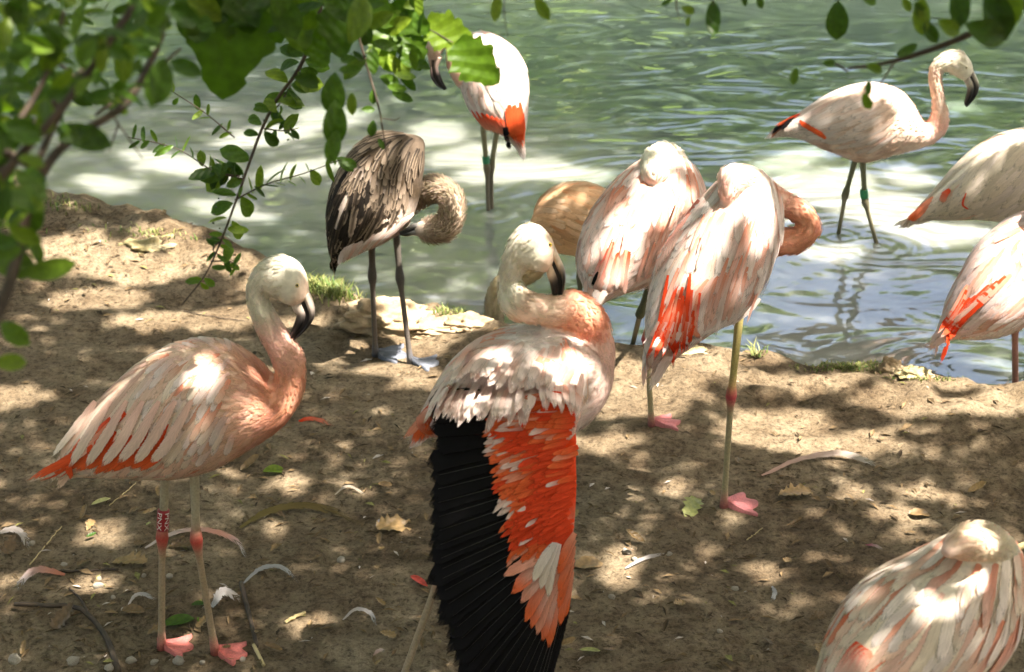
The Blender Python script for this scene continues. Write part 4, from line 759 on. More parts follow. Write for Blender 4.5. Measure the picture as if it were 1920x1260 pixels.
for i in range(6): G.stroke([(1500+i*7, 226+i*4), (1510+i*6, 236+i*3), (1530+i*4, 245+i*3)], .016, RED, ORG, (.006, .009), name='feather')
for i in range(5): G.stroke([(1500-i*2, 215+i), (1480-i, 225+i*2), (1455+i*3, 240+i)], .014, RED if i < 3 else BLK, ORG if i < 2 else BLK, (.006, .012), Ys=(-.05, -.03), name='tail_feather')
for i in range(3): G.stroke([(1485-i*4, 228+i*4), (1465-i*3, 236+i*4), (1450-i*2, 245+i*7)], .014, BLK, BLK if i < 2 else (.4, .15, .08), (.004, .008), Ys=(-.03, -.02), name='flight_feather')
G.down(0, .3, .95, 900, .014, .008, .003); G.down(0, .05, .45, 300, .03, .014, .003, f=(1.5, 3.1))
C4 = dict(colu=(.20, .20, .11), cola=(.17, .15, .09), coll=(.19, .17, .10), has_foot=False)
G.leg((1605, 295, .02), (1585, 365, .02), (1570, 450, WATER_Z-.03), **C4); G.leg((1617, 295, -.02), (1622, 378, -.02), (1647, 470, WATER_Z-.03), **C4)
G.band(at_y(1619.5, 355, 5.53), at_y(1621, 371, 5.53), .0135, (.03, .24, .10))

# --- H: pale bird at the frame's edge, wading
H = Bird('pale cream flamingo with an orange tail tip standing beyond the wading bird', 5.02, tuple(at_z(1965, 570, WATER_Z)))
H.loft([(1722, 392, 1728, 410, 0, .012, CRM), (1758, 356, 1770, 408, 0, .05, CRM), (1795, 316, 1812, 408, 0, .085, CRM), (1840, 276, 1860, 412, 0, .105, CRM), (1890, 252, 1905, 412, 0, .115, CRM), (1945, 242, 1950, 402, 0, .11, CRM), (1995, 256, 1995, 385, 0, .09, CRM), (2030, 285, 2040, 362, 0, .065, PNK), (2045, 300, 2078, 330, 0, .04, PNK), (2058, 285, 2088, 290, 0, .03, PNK), (2060, 250, 2086, 250, 0, .025, PALE), (2050, 210, 2076, 205, 0, .022, PALE), (2048, 175, 2075, 182, 0, .022, PALE), (2062, 148, 2082, 180, 0, .026, HEADC), (2090, 140, 2094, 186, 0, .028, HEADC), (2112, 158, 2102, 190, 0, .02, HEADC), (2116, 172, 2108, 188, 0, .01, HEADC)], 96, 26)
H.body(); H.kH = .5; H.phd = 0.35
H.bill([(2114, 168, 2102, 192, 0, .016, (.5, .4, .3)), (2124, 190, 2106, 204, 0, .015, BLK), (2118, 215, 2106, 220, 0, .011, BLK), (2104, 236, 2100, 232, 0, .004, BLK)])
PH = [(5, CRM, (.82, .72, .58)), (3, WHT, CRM), (.5, SAL, CRM)]
H.feathers('feather', 0, .12, .32, .0, 1.6, 30, .15, .034, 12, 26, PH, seed=.2, lift=(.0015, .007)); H.feathers('feather', 0, .18, .5, .0, 1.6, 42, .10, .032, 18, 42, PH, seed=.5, lift=(.0015, .008))
for i in range(4): H.stroke([(1750-i*3, 370+i*6), (1728-i*2, 390+i*5), (1701+i*3, 414)], .016, SAL, ORG, (.006, .010), Ys=(-.03, -.02), name='tail_feather')
H.stroke([(1782, 356), (1772, 368), (1768, 380)], .026, RED, SAL, (.010, .012)); H.stroke([(1812, 362), (1806, 382), (1818, 391)], .007, RED, RED, (.012, .014))
H.leg((1955, 390, .0), (1960, 470, .0), (1965, 580, WATER_Z-.03), **C4)

# --- I: pink bird at the water's edge
I = Bird('flamingo with scarlet drooping tail standing on one leg at the water edge', 4.45, tuple(at_z(1904, 735, WATER_Z)))
I.loft([(1764, 615, 1776, 630, -.02, .012, RED), (1775, 580, 1800, 632, -.02, .045, WHT), (1802, 527, 1840, 632, -.01, .08, WHT), (1832, 478, 1885, 622, 0, .10, WHT), (1866, 438, 1928, 600, .02, .105, PNK), (1905, 408, 1970, 565, .03, .10, PNK), (1945, 395, 1998, 520, .04, .085, PNK), (1980, 400, 2010, 475, .05, .06, PNK), (2000, 415, 2015, 445, .06, .02, PNK)], 64, 26)
I.neck([(1975, 470, .05, 40), (2020, 470, .05, 28), (2050, 445, .04, 24), (2040, 410, .03, 22), (2000, 390, .02, 22), (1965, 385, .0, 28), (1945, 395, -.03, 18)], [PNK, NECKO, NECKO, PNK, PNK, PALE, PNK])
I.body(); I.phd = 0.5
PI_ = [(4, PNK, (.80, .66, .64)), (3, (.78, .6, .58), WHT), (2, SAL, PNK)]
I.feathers('feather', 0, .2, .45, .0, 1.5, 32, .14, .028, 8, 16, PI_, seed=.2); I.feathers('feather', 0, .32, .9, .0, 1.5, 44, .10, .028, 8, 22, PI_, seed=.55, lift=(.0015, .006))
for i in range(13): I.stroke([(1890-i*6+RNG.normal()*4, 515+i*4), (1850-i*5, 555+i*4), (1796-i*2+RNG.normal()*6, 604+i*3)], .026, RED if i % 4 else SAL, RED if i % 3 else PNK, (.006, .012), Ys=(-.08, -.08), name='tail_feather')
for i in range(8): I.stroke([(1815-i*2, 535+i*9), (1795-i*2, 575+i*6), (1762+i*2, 620+RNG.normal()*6)], .02, RED if i % 2 else SAL, RED if i % 3 else PNK, (.008, .014), Ys=(-.08, -.08), name='tail_feather')
for i in range(2): I.stroke([(1790, 600+i*6), (1780, 635), (1765+i*5, 678-i*10)], .014, RED, RED, (.010, .014), Ys=(-.09, -.09), name='tail_feather')
I.down(0, .08, .5, 400, .03, .014, .004, f=(1.6, 3.0)); I.down(1, 0, .95, 500, .012, .008, .003)
I.leg((1903, 590, .04), (1903, 606, .03), (1904, 742, WATER_Z-.03), colu=(.4, .2, .15), cola=(.42, .2, .15), coll=(.42, .20, .15), has_foot=False, k=1.25)

# --- K: sleeping bird closest to the path
K_ = Bird('flamingo asleep on bare earth, cream back and peach head tucked away', 2.42, ground_at(1700, 1800))
K_.loft([(1525, 1330, 1560, 1370, -.12, .015, PNK), (1545, 1255, 1680, 1345, -.10, .055, CRM), (1566, 1190, 1800, 1300, -.06, .088, CRM), (1595, 1130, 1875, 1235, -.02, .105, CRM), (1640, 1080, 1903, 1165, .02, .11, CRM), (1698, 1044, 1908, 1116, .05, .10, CRM), (1750, 1034, 1900, 1082, .08, .08, CRM), (1795, 1036, 1880, 1060, .11, .05, CRM), (1825, 1042, 1850, 1052, .13, .015, CRM)], 70, 32)
K_.neck([(1865, 1150, .13, 40), (1888, 1090, .10, 36), (1876, 1040, .04, 34), (1848, 1016, -.01, 36), (1815, 1015, -.045, 35), (1788, 1026, -.065, 24), (1768, 1040, -.075, 11)], [CRM, PALE, PALE, (.72, .62, .46), (.74, .60, .44), PEACH, PNK])
K_.body(); K_.far = False; K_.kN = 0.98; K_.kW = .9; K_.kH = 1.05; K_.phd = 1.25
KP = [(5, SAL, CRM), (3, CRM, (.78, .66, .50)), (2, PNK, PEACH), (1, ORG, SAL)]
K_.feathers('feather', 0, .15, .38, .0, 1.75, 34, .15, .026, 2, 8, [(3, RED, CRM), (3, SAL, CRM), (2, CRM, CRM)], seed=.1, lift=(.0015, .0065)); K_.feathers('feather', 0, .22, .62, .0, 1.75, 54, .13, .026, 4, 10, KP, seed=.4, lift=(.0015, .007))
K_.feathers('feather', 0, .55, .92, .0, 1.75, 44, .085, .024, 6, 16, [(4, SAL, CRM), (4, CRM, WHT), (1, SAL, PNK)], seed=.75, lift=(.0015, .008))
for i in range(6): K_.stroke([(1610+i*5, 1205+i*4), (1595+i*5, 1235), (1565+i*8, 1275)], .022, SAL if i % 2 else RED, PNK, (.012, .016), name='tail_feather')
K_.down(1, 0, .97, 1400, .012, .007, .0026)
K_.leg((1720, 1300, .0), (1712, 1540, .02), (1700, 1800, None), 10, **C1)

# --- D: bird feeding behind, in shade
D = Bird('shaded peach flamingo dipping its neck into the pond behind the open-winged one', 4.95, tuple(at_z(1085, 590, WATER_Z)))
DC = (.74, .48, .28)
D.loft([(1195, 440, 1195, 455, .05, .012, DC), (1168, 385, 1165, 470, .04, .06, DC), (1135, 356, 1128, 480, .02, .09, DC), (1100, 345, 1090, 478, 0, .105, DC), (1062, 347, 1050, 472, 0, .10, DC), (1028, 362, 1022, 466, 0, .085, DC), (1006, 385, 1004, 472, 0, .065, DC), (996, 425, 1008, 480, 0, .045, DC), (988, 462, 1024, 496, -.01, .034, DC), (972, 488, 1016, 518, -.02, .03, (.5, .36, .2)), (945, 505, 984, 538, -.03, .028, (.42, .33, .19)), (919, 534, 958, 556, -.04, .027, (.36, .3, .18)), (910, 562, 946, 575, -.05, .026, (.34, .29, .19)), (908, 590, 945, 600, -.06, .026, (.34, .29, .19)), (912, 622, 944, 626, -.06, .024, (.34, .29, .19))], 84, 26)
D.body(); D.phd = 0.3
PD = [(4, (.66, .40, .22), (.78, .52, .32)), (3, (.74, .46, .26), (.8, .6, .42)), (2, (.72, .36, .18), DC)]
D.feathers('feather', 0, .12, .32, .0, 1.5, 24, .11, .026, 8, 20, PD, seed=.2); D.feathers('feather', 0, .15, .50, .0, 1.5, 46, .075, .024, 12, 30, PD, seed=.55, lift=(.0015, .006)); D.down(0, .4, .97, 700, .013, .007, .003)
D.leg((1090, 465, .03), (1088, 520, .03), (1086, 595, WATER_Z-.03), **C4)
# ------------------------------------------------------------------ leaves, branches
def leaf_mesh(name, prof, K, fold, curl, mat, wave=0.0):
    v = np.linspace(0, 1, K); wd = prof(v); wr_ = prof(v); V, F = [], []
    for i in range(K):
        z = -curl*v[i]**2; x = wd[i]/2; x2 = wr_[i]/2
        V += [(-x, v[i]-0.06*wd[i]*(wd[i] > .05), z+fold*x+wave*math.sin(i*2.3)), (-x*.5, v[i], z+fold*x*.45), (0, v[i], z), (x2*.5, v[i], z+fold*x2*.45), (x2, v[i]-0.06*wr_[i]*(wr_[i] > .05), z+fold*x2+wave*math.sin(i*1.7+1))]
    for i in range(K-1):
        for j in range(4): a = 5*i+j; F.append((a, a+1, a+6, a+5))
    me = bpy.data.meshes.new(name); me.from_pydata(V, [], F); me.polygons.foreach_set('use_smooth', np.ones(len(F), bool)); me.materials.append(mat); me.update(); return me
oval = lambda a, w: (lambda v: w*np.sqrt(np.clip(np.sin(np.pi*np.clip(v, 0, 1)**a), 0, 1))*np.where(v < .02, .15, 1)+.012)
def lobed(w, n, dep, seed):
    r = np.random.default_rng(seed)
    def f(v):
        b = w*np.sin(np.pi*np.clip(v, 0, 1)**.75)**.6; s = 1-dep*(.5+.5*np.cos((v+.05*np.sin(v*9+seed))*n*2*math.pi+seed+r.uniform(-.4, .4))); return b*s*(1+r.uniform(-.1, .1, len(v)))+.012
    return f
OVALS = [leaf_mesh('leaf', oval(a, w), 9, fo, cu, M_LEAF) for a, w, fo, cu in ((1.25, .46, .35, .12), (1.4, .52, .5, .25), (1.1, .40, .2, -.10), (1.5, .58, .3, .3))]
NARROW = [leaf_mesh('leaf', oval(1.1, w), 7, .4, c, M_LEAF) for w, c in ((.26, .2), (.30, -.15))]
LOBED = [leaf_mesh('leaf', lobed(.85, 3.4, .26, s), 24, .22, c, M_LEAFB, .012) for s, c in ((1, .15), (2, -.1), (3, .3))]
DEADL = [leaf_mesh('dead_leaf', lobed(.62, 5, .45, s), 22, .35, c, M_DEAD, .03) for s, c in ((4, .25), (5, -.3), (6, .1))]
DEADO = [leaf_mesh('dead_leaf', oval(1.1, w), 9, f, c, M_DEAD, .02) for w, f, c in ((.5, .4, .3), (.38, .6, -.35))]
PALEL = [leaf_mesh('fallen_leaf', lobed(.6, 4, .4, 9), 20, .25, .2, M_PALE, .02), leaf_mesh('fallen_leaf', oval(1.2, .3), 8, .3, .15, M_PALE)]
def put_leaf(me, p, d, nrm_, L, parent=None, root=None, name='leaf', wf=1.0):
    d = Vector(d).normalized(); x = d.cross(Vector(nrm_))
    if x.length < 1e-3: x = d.orthogonal()
    x.normalize(); z = x.cross(d); m = Matrix((x*L*wf, d*L, z*L)).transposed().to_4x4(); m.translation = Vector(p)-(Vector(root) if root is not None else Vector((0, 0, 0)))
    return place(name, me, parent, mat=m)
def img_dir(ang, p, tilt=0.0):
    """direction that runs at angle ang (degrees, 0 = right, 90 = down) across the view, leaning tilt towards the viewer"""
    a = math.radians(ang); return Vector((math.cos(a), -math.sin(a)*sp, -math.sin(a)*cp))+Vector(nrm(EYE-np.array(p)))*tilt
def rnd(a, b): return float(RNG.uniform(a, b))
def stem(path, r0, r1, par, root, name='stem', n=30):
    P = catmull([at_d(x, y, d) for x, y, d in path], n); V, F = tube_geo(P, np.linspace(r0, r1, n), 7); mesh_obj(name, V, F, M_BARK, par, root); return P
def leaf_rand(px, py, D, L, par, root, pool, ang=None, face=0.7, wf=1.0):
    p = at_d(px, py, D); a = rnd(0, 360) if ang is None else ang+rnd(-25, 25); d = img_dir(a, p, rnd(-.5, .5)); v = nrm(EYE-p)
    n = Vector(v)*face+Vector((rnd(-1, 1), rnd(-1, 1), rnd(-.2, 1)))*(1.15-face)
    return put_leaf(pool[int(RNG.integers(len(pool)))], p-np.array(d.normalized())*L/2, d, n, L*rnd(.8, 1.2), par, root, wf=wf)
# blurred shrub on the near side
sr = at_d(-120, 700, 1.7); shrub = empty('near_shrub', sr); tag(shrub, 'dense out-of-focus green shrub with dark stems close to the lens', 'shrub')
for path, a, b in (([(305, 62, 1.9), (285, 110, 1.9), (235, 195, 1.85), (150, 250, 1.8), (95, 300, 1.75), (55, 380, 1.75), (35, 470, 1.75), (-10, 600, 1.7), (-120, 760, 1.7)], .005, .009), ([(285, -30, 2.0), (215, 60, 1.95), (150, 140, 1.9), (70, 230, 1.8), (10, 290, 1.75), (-70, 420, 1.7)], .005, .008), ([(-60, 250, 1.6), (20, 290, 1.7), (75, 320, 1.75)], .007, .006),
                   ([(205, 205, 1.95), (222, 232, 1.95), (268, 298, 1.95)], .002, .001), ([(222, 232, 1.95), (205, 285, 1.95)], .0018, .001), ([(60, 90, 2.1), (125, 130, 2.0), (160, 170, 1.9)], .003, .003), ([(250, 10, 1.6), (190, 100, 1.6), (110, 210, 1.6), (30, 300, 1.6), (-40, 380, 1.6)], .004, .007), ([(120, 20, 1.7), (95, 120, 1.7), (40, 220, 1.7), (-30, 300, 1.7)], .003, .005), ([(340, 90, 1.9), (270, 150, 1.9), (180, 215, 1.85)], .002, .003), ([(200, 100, 2.0), (120, 200, 1.9), (60, 330, 1.8)], .004, .006)):
    stem(path, a*.7, b*.7, shrub, sr)
for k in range(235):
    x, y = rnd(-30, 345), rnd(-30, 240); 
    if y > 330-x*.75+40*math.sin(x/30): continue
    leaf_rand(x, y, rnd(1.55, 2.3), rnd(.022, .038), shrub, sr, OVALS, None, .5)
for k in range(46): leaf_rand(rnd(-40, 70), rnd(230, 480), rnd(1.5, 1.9), rnd(.026, .042), shrub, sr, OVALS, None, .55)
for x, y, L, a in ((95, 505, .05, 10), (20, 490, .06, 30), (15, 680, .03, 10), (20, 620, .03, 40), (150, 255, .05, 5), (60, 400, .05, 80), (345, 125, .034, 0), (300, 150, .05, 95), (150, 252, .045, 5)): leaf_rand(x, y, 1.75, L, shrub, sr, OVALS, a, .8)
# sharp berry twig
tr_ = at_d(610, -60, 2.95); twig = empty('berry_twig', tr_); tag(twig, 'thin dark twig with small oval leaves and berries hanging down to the bank', 'branch')
main = [(612, -60, 2.95), (600, 20, 2.95), (585, 70, 2.95), (560, 130, 2.95), (520, 185, 2.95), (492, 240, 2.95), (466, 310, 2.95), (445, 370, 2.95), (415, 450, 2.95), (385, 515, 2.95), (340, 573, 2.95)]
stem(main, .0042, .0012, twig, tr_, n=60)
mp_ = catmull(np.array(main)[:, :2], 100)
sides = [([(455, 335), (400, 320), (330, 278), (240, 257)], 26, .026), ([(440, 258), (385, 212), (318, 168)], 12, .022), ([(440, 375), (500, 345), (570, 325), (650, 295)], 18, .028), ([(450, 330), (410, 325), (385, 320)], 8, .04), ([(420, 445), (400, 470), (440, 490)], 6, .024), ([(395, 490), (430, 490), (445, 500)], 6, .022), ([(490, 240), (530, 245), (560, 240)], 6, .03), ([(545, 160), (520, 200), (500, 205)], 6, .032)]
for pth, n, L in sides:
    stem([(x, y, 2.95) for x, y in pth], .0014, .0007, twig, tr_, n=16); q = catmull(np.array(pth, float), n+2)
    for k in range(n):
        if RNG.random() < .18: continue
        t = q[k+1]-q[k]; a = rnd(-30, 30)+ math.degrees(math.atan2(t[1], t[0]))+(65 if k % 2 else -65); leaf_rand(q[k+1][0]+12*math.cos(math.radians(a)), q[k+1][1]+12*math.sin(math.radians(a)), rnd(2.93, 2.98), L*rnd(.55, 1.45), twig, tr_, NARROW if L < .03 and RNG.random() < .6 else OVALS, a, .45)
for k in range(54):
    i = int(rnd(8, 92)); p = mp_[i]; a = 120+(-75 if k % 2 else 75)+rnd(-30, 30); L = rnd(.026, .046) if i < 78 else rnd(.018, .026); o = L*1132*.55
    leaf_rand(p[0]+o*math.cos(math.radians(a)), p[1]+o*math.sin(math.radians(a)), rnd(2.92, 2.98), L, twig, tr_, OVALS, a, .6)
def ico(r, sub, seed, amp, squash=(1, 1, 1), fr=1.2):
    bm = bmesh.new(); bmesh.ops.create_icosphere(bm, subdivisions=sub, radius=1.0); V = []
    for v in bm.verts: n = mnoise.fractal(v.co*fr+Vector((seed, seed*2, 0)), 1.0, 2.0, 4); V.append(np.array(v.co)*(1+amp*n)*r*np.array(squash))
    F = [[v.index for v in f.verts] for f in bm.faces]; bm.free(); return np.array(V), F
M_BERRY = col_mat('berry', .4, 80, .2, .1, .001, .4)
for bx, by in ((530, 235), (538, 248), (522, 262), (540, 262), (545, 240), (528, 190), (548, 192), (536, 182), (542, 198), (405, 388), (402, 402), (400, 418), (412, 428), (496, 225), (498, 250), (410, 372), (455, 330), (505, 210)):
    V, F = ico(.0021, 1, 1, 0); p = at_d(bx, by, 2.94); mesh_obj('berry', V+p, F, M_BERRY, twig, tr_, np.tile((.03, .05, .015), (len(V), 1)))
# second twig with lobed leaves
t2 = at_d(685, -60, 2.6); tw2 = empty('lobed_leaf_twig', t2); tag(tw2, 'twig with broad lobed leaves, one glowing in sun beside the pond bird', 'branch')
stem([(690, -60, 2.6), (676, 20, 2.6), (672, 60, 2.6), (690, 130, 2.6), (710, 200, 2.6), (718, 245, 2.6), (728, 310, 2.6)], .003, .0008, tw2, t2, n=40); stem([(676, 45, 2.6), (720, 48, 2.6), (790, 50, 2.6), (850, 80, 2.6)], .0016, .0008, tw2, t2)
stem([(718, 222, 2.6), (740, 225, 2.6), (750, 220, 2.6)], .0008, .0006, tw2, t2)
def big(px, py, D, L, ang, face=.85, pool=LOBED, wf=1.0, k=None, tilt=0.0, par=tw2, root=t2):
    p = at_d(px, py, D); d = img_dir(ang, p, tilt); v = nrm(EYE-p); n = Vector(v)*face+Vector((rnd(-.5, .5), rnd(-.5, .5), rnd(0, .6)))*(1.1-face); put_leaf(pool[k if k is not None else int(RNG.integers(len(pool)))], p-np.array(d.normalized())*L/2, d, n, L, par, root, wf=wf)
for a in ((430, 75, 2.3, .145, 95, .95), (893, 118, 2.6, .085, 40, .8), (842, 62, 2.6, .075, 18, .35), (775, 95, 2.6, .06, 70, .8), (740, 60, 2.6, .08, 50, .8), (560, 40, 2.5, .09, 80, .8), (640, 55, 2.4, .08, 90, .8), (500, 20, 2.5, .09, 60, .7), (700, 20, 2.6, .08, 30, .7), (380, 20, 2.3, .09, 100, .8), (460, 10, 2.3, .08, 80, .8), (600, 90, 2.5, .06, 75, .8), (770, 35, 2.6, .07, 35, .6), (720, 100, 2.6, .055, 60, .8), (545, 12, 2.4, .08, 40, .7)): big(*a)
for a in ((625, 175, 2.3, .055, 95, .85), (628, 230, 2.3, .06, 92, .85), (625, 275, 2.3, .045, 105, .7), (660, 195, 2.4, .03, 90, .7), (655, 130, 2.4, .028, 175, .7), (700, 180, 2.6, .022, 90, .8), (755, 180, 2.6, .035, 25, .7), (730, 150, 2.6, .03, 20, .7), (740, 120, 2.6, .035, 60, .7), (745, 165, 2.6, .03, 10, .6), (698, 240, 2.6, .024, 100, .8), (655, 305, 2.6, .024, 25, .7), (575, 150, 2.4, .035, 10, .8), (760, 125, 2.6, .03, 80, .8), (690, 205, 2.6, .02, 0, .7), (715, 270, 2.6, .018, 60, .7)): big(*a, pool=OVALS)
for k in range(34): leaf_rand(rnd(330, 720), rnd(-30, 45), rnd(2.2, 2.6), rnd(.04, .06), tw2, t2, OVALS, None, .6)
for k in range(26): leaf_rand(rnd(640, 790), rnd(0, 150), rnd(2.5, 2.65), rnd(.025, .045), tw2, t2, OVALS, None, .6)
# branch crossing the far corner
t3 = at_d(1960, -20, 2.0); tw3 = empty('overhanging_branch', t3); tag(tw3, 'soft-focus bare branch with a few leaves hanging over the wading bird', 'branch')
stem([(1990, -30, 2.0), (1890, 25, 2.05), (1800, 72, 2.1), (1700, 108, 2.15), (1640, 122, 2.2), (1590, 128, 2.2)], .0055, .0015, tw3, t3); stem([(1680, 112, 2.15), (1655, 150, 2.15), (1640, 172, 2.15)], .0015, .0008, tw3, t3); stem([(1590, 135, 2.2), (1572, 122, 2.2), (1545, 118, 2.2)], .0015, .001, tw3, t3)
for a in ((1490, 142, 2.1, .022, 100, .7), (1555, 118, 2.1, .016, 0, .7), (1640, 128, 2.1, .022, 20, .7), (1728, 30, 2.1, .045, 90, .8), (1870, 25, 1.9, .06, 70, .9), (1745, 60, 2.1, .03, 60, .8), (1625, 190, 2.15, .022, 70, .8), (1628, 165, 2.15, .02, 95, .8), (1850, 60, 1.9, .05, 20, .8), (1895, 10, 1.9, .05, 110, .8), (1700, 95, 2.1, .03, 150, .7), (1725, 20, 2.1, .025, 60, .7), (1800, 10, 2.0, .05, 90, .7), (1780, 50, 2.0, .03, 30, .7)): big(*a, pool=OVALS, par=tw3, root=t3)
t4 = at_d(1300, -80, 2.2); tw4 = empty('hanging_leaf_spray', t4); tag(tw4, 'spray of separate oval leaves hanging over open green water', 'branch')
stem([(1800, -60, 2.2), (1560, -40, 2.2), (1300, -40, 2.2), (1000, -50, 2.2), (900, -60, 2.2)], .003, .002, tw4, t4)
for sx_, sy_ in ((1337, 10), (1570, 5), (1015, -5), (932, -10), (1268, 20), (1420, -10), (1640, -10)): stem([(sx_+4, -42, 2.2), (sx_+2, -15, 2.2), (sx_, sy_, 2.2)], .001, .0007, tw4, t4, n=8)
stem([(1262, -42, 2.2), (1268, 10, 2.2), (1276, 40, 2.2)], .001, .0005, tw4, t4, n=8); stem([(945, -30, 2.2), (946, 30, 2.2), (952, 70, 2.2)], .0008, .0004, tw4, t4, n=8)
for a in ((1337, 36, 2.2, .046, 90, .95), (1570, 36, 2.2, .048, 92, .95), (1017, 16, 2.2, .032, 60, .9), (930, 16, 2.2, .034, 100, .6), (1290, 18, 2.2, .018, 20, .8), (1425, 2, 2.2, .018, 80, .8), (1290, 40, 2.2, .012, 100, .6), (1630, 0, 2.2, .02, 20, .8), (1395, 0, 2.2, .015, 70, .8), (1250, 4, 2.2, .016, 150, .7), (1700, 8, 2.2, .02, 60, .8)): big(*a, pool=OVALS, par=tw4, root=t4)

# ------------------------------------------------------------------ rocks and grass by the water
def rock(label, px, py, wpx, hpx, seed, mat, sq=(1, .7, .5), grp='stones along the water edge'):
    p = ground_px(px, py); r = wpx/2/FPX*np.dot(p-EYE, np.array((0, cp, -sp))); V, F = ico(r, 5, seed, .42, sq, 1.9); h = hpx/wpx
    V[:, 2] *= h/ sq[2]*1.0; p = p.copy(); p[2] += r*h*.15
    tag(mesh_obj('rock', V, F, mat, None, (0, 0, 0)), label, 'rock', grp).location = p
rock('knobbly sunlit sandstone rock behind the young bird', 722, 600, 165, 66, 3.3, M_ROCK); rock('low flat sandstone ledge beside the knobbly rock', 800, 612, 120, 30, 8.1, M_ROCK); rock('rounded pale rock next to the open-winged bird', 872, 612, 90, 36, 5.2, M_ROCK)
rock('pale mossy boulder half sunk in the sunlit bank', 285, 468, 115, 40, 6.4, M_MOSSROCK); rock('small pointed stone at the shore in front of dark water', 1670, 694, 40, 42, 2.2, M_ROCK); rock('dark wet stone half in the water by the mossy edge', 1715, 702, 60, 22, 9.9, M_MOSSROCK)
rock('flat earth-brown stone at the bank by the dark wading leg', 1290, 660, 70, 18, 4.4, M_MOSSROCK)
def grass_patch(name, label, spots, colr):
    VV, FF, CC = [], [], []
    for px, py, sx_, sy_, n, L in spots:
        for k in range(n):
            p = ground_px(px+RNG.normal()*sx_, py+RNG.normal()*sy_); a = rnd(0, 6.28); l = L*rnd(.5, 1.2); lean = rnd(.2, 1.0); d = np.array((math.cos(a)*lean, math.sin(a)*lean, 1.0)); d /= np.linalg.norm(d); s = np.array((-math.sin(a), math.cos(a), 0))*.0022; o = len(VV)
            m_ = p+d*l*.55; t_ = p+d*l*.9+np.array((math.cos(a), math.sin(a), -.3))*l*.25; p = p-np.array((0, 0, .004)); VV += [p-s, p+s, m_+s*.8, m_-s*.8, t_]; FF += [(o, o+1, o+2, o+3), (o+3, o+2, o+4)]
            c = np.array(lerp(colr[0], colr[1], rnd(0, 1))); CC += [c*.8, c*.8, c, c, c*1.1]
    tag(mesh_obj(name, VV, FF, M_GRASS, None, (0, 0, 0), np.array(CC)), label, 'grass', None, 'stuff')
grass_patch('grass', 'green and straw grass growing on the bank edge', [(630, 545, 30, 10, 700, .05), (600, 535, 25, 8, 120, .05), (850, 588, 26, 4, 120, .025), (690, 560, 30, 6, 60, .03), (1420, 668, 8, 3, 25, .05), (1600, 688, 45, 5, 700, .010), (1740, 710, 40, 3, 160, .009), (300, 440, 60, 8, 160, .02), (130, 385, 30, 8, 120, .03)], ((.07, .15, .02), (.36, .34, .12)))

# ------------------------------------------------------------------ fallen feathers, leaves, twigs, stones on the earth
def ground_feather(label, pts, W, c0, c1, arch=.02, name='fallen_feather', mid=None):
    q = catmull(np.array(pts, float), 12); P = np.array([ground_px(x, y) for x, y in q]); v = np.linspace(0, 1, 12); P[:, 2] += .004+arch*np.sin(v*math.pi)*.6
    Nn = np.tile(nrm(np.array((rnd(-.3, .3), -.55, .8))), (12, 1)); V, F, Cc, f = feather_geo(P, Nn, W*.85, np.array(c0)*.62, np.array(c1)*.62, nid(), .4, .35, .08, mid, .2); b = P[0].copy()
    o = mesh_obj(name, V, F, M_DOWN, None, b, Cc, f); o.location = b; tag(o, label, 'feather', 'moulted feathers on the earth')
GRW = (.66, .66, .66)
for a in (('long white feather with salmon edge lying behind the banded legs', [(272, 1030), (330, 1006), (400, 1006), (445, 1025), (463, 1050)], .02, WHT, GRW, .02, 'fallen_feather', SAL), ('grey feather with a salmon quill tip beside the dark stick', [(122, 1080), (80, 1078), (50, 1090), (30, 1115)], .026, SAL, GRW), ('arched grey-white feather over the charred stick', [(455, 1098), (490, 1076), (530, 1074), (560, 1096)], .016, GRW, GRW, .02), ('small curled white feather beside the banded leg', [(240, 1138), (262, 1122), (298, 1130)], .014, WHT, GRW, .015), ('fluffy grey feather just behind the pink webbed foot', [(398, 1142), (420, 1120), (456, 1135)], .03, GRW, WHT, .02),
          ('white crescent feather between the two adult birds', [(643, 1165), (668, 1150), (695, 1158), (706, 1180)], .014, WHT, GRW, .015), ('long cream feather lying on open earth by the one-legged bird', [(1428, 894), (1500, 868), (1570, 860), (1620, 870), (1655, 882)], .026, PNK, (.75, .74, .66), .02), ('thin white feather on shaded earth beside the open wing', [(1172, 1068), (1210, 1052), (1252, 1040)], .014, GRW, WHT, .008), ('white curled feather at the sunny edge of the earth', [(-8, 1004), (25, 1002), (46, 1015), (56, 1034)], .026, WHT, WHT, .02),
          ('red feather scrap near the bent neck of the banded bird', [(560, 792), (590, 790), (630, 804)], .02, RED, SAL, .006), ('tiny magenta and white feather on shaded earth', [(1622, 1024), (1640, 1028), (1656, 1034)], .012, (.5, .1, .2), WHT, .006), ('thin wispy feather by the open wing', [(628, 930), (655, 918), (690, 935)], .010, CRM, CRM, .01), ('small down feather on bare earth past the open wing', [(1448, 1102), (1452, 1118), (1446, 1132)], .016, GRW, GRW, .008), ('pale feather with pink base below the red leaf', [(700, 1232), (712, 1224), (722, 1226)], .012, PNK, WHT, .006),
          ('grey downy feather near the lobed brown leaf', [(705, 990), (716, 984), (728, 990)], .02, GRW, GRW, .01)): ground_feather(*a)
ground_feather('long olive dry frond curving across shaded earth', [(450, 992), (500, 968), (560, 958), (620, 964), (690, 992)], .03, (.30, .24, .09), (.26, .19, .08), .02, 'dry_frond')
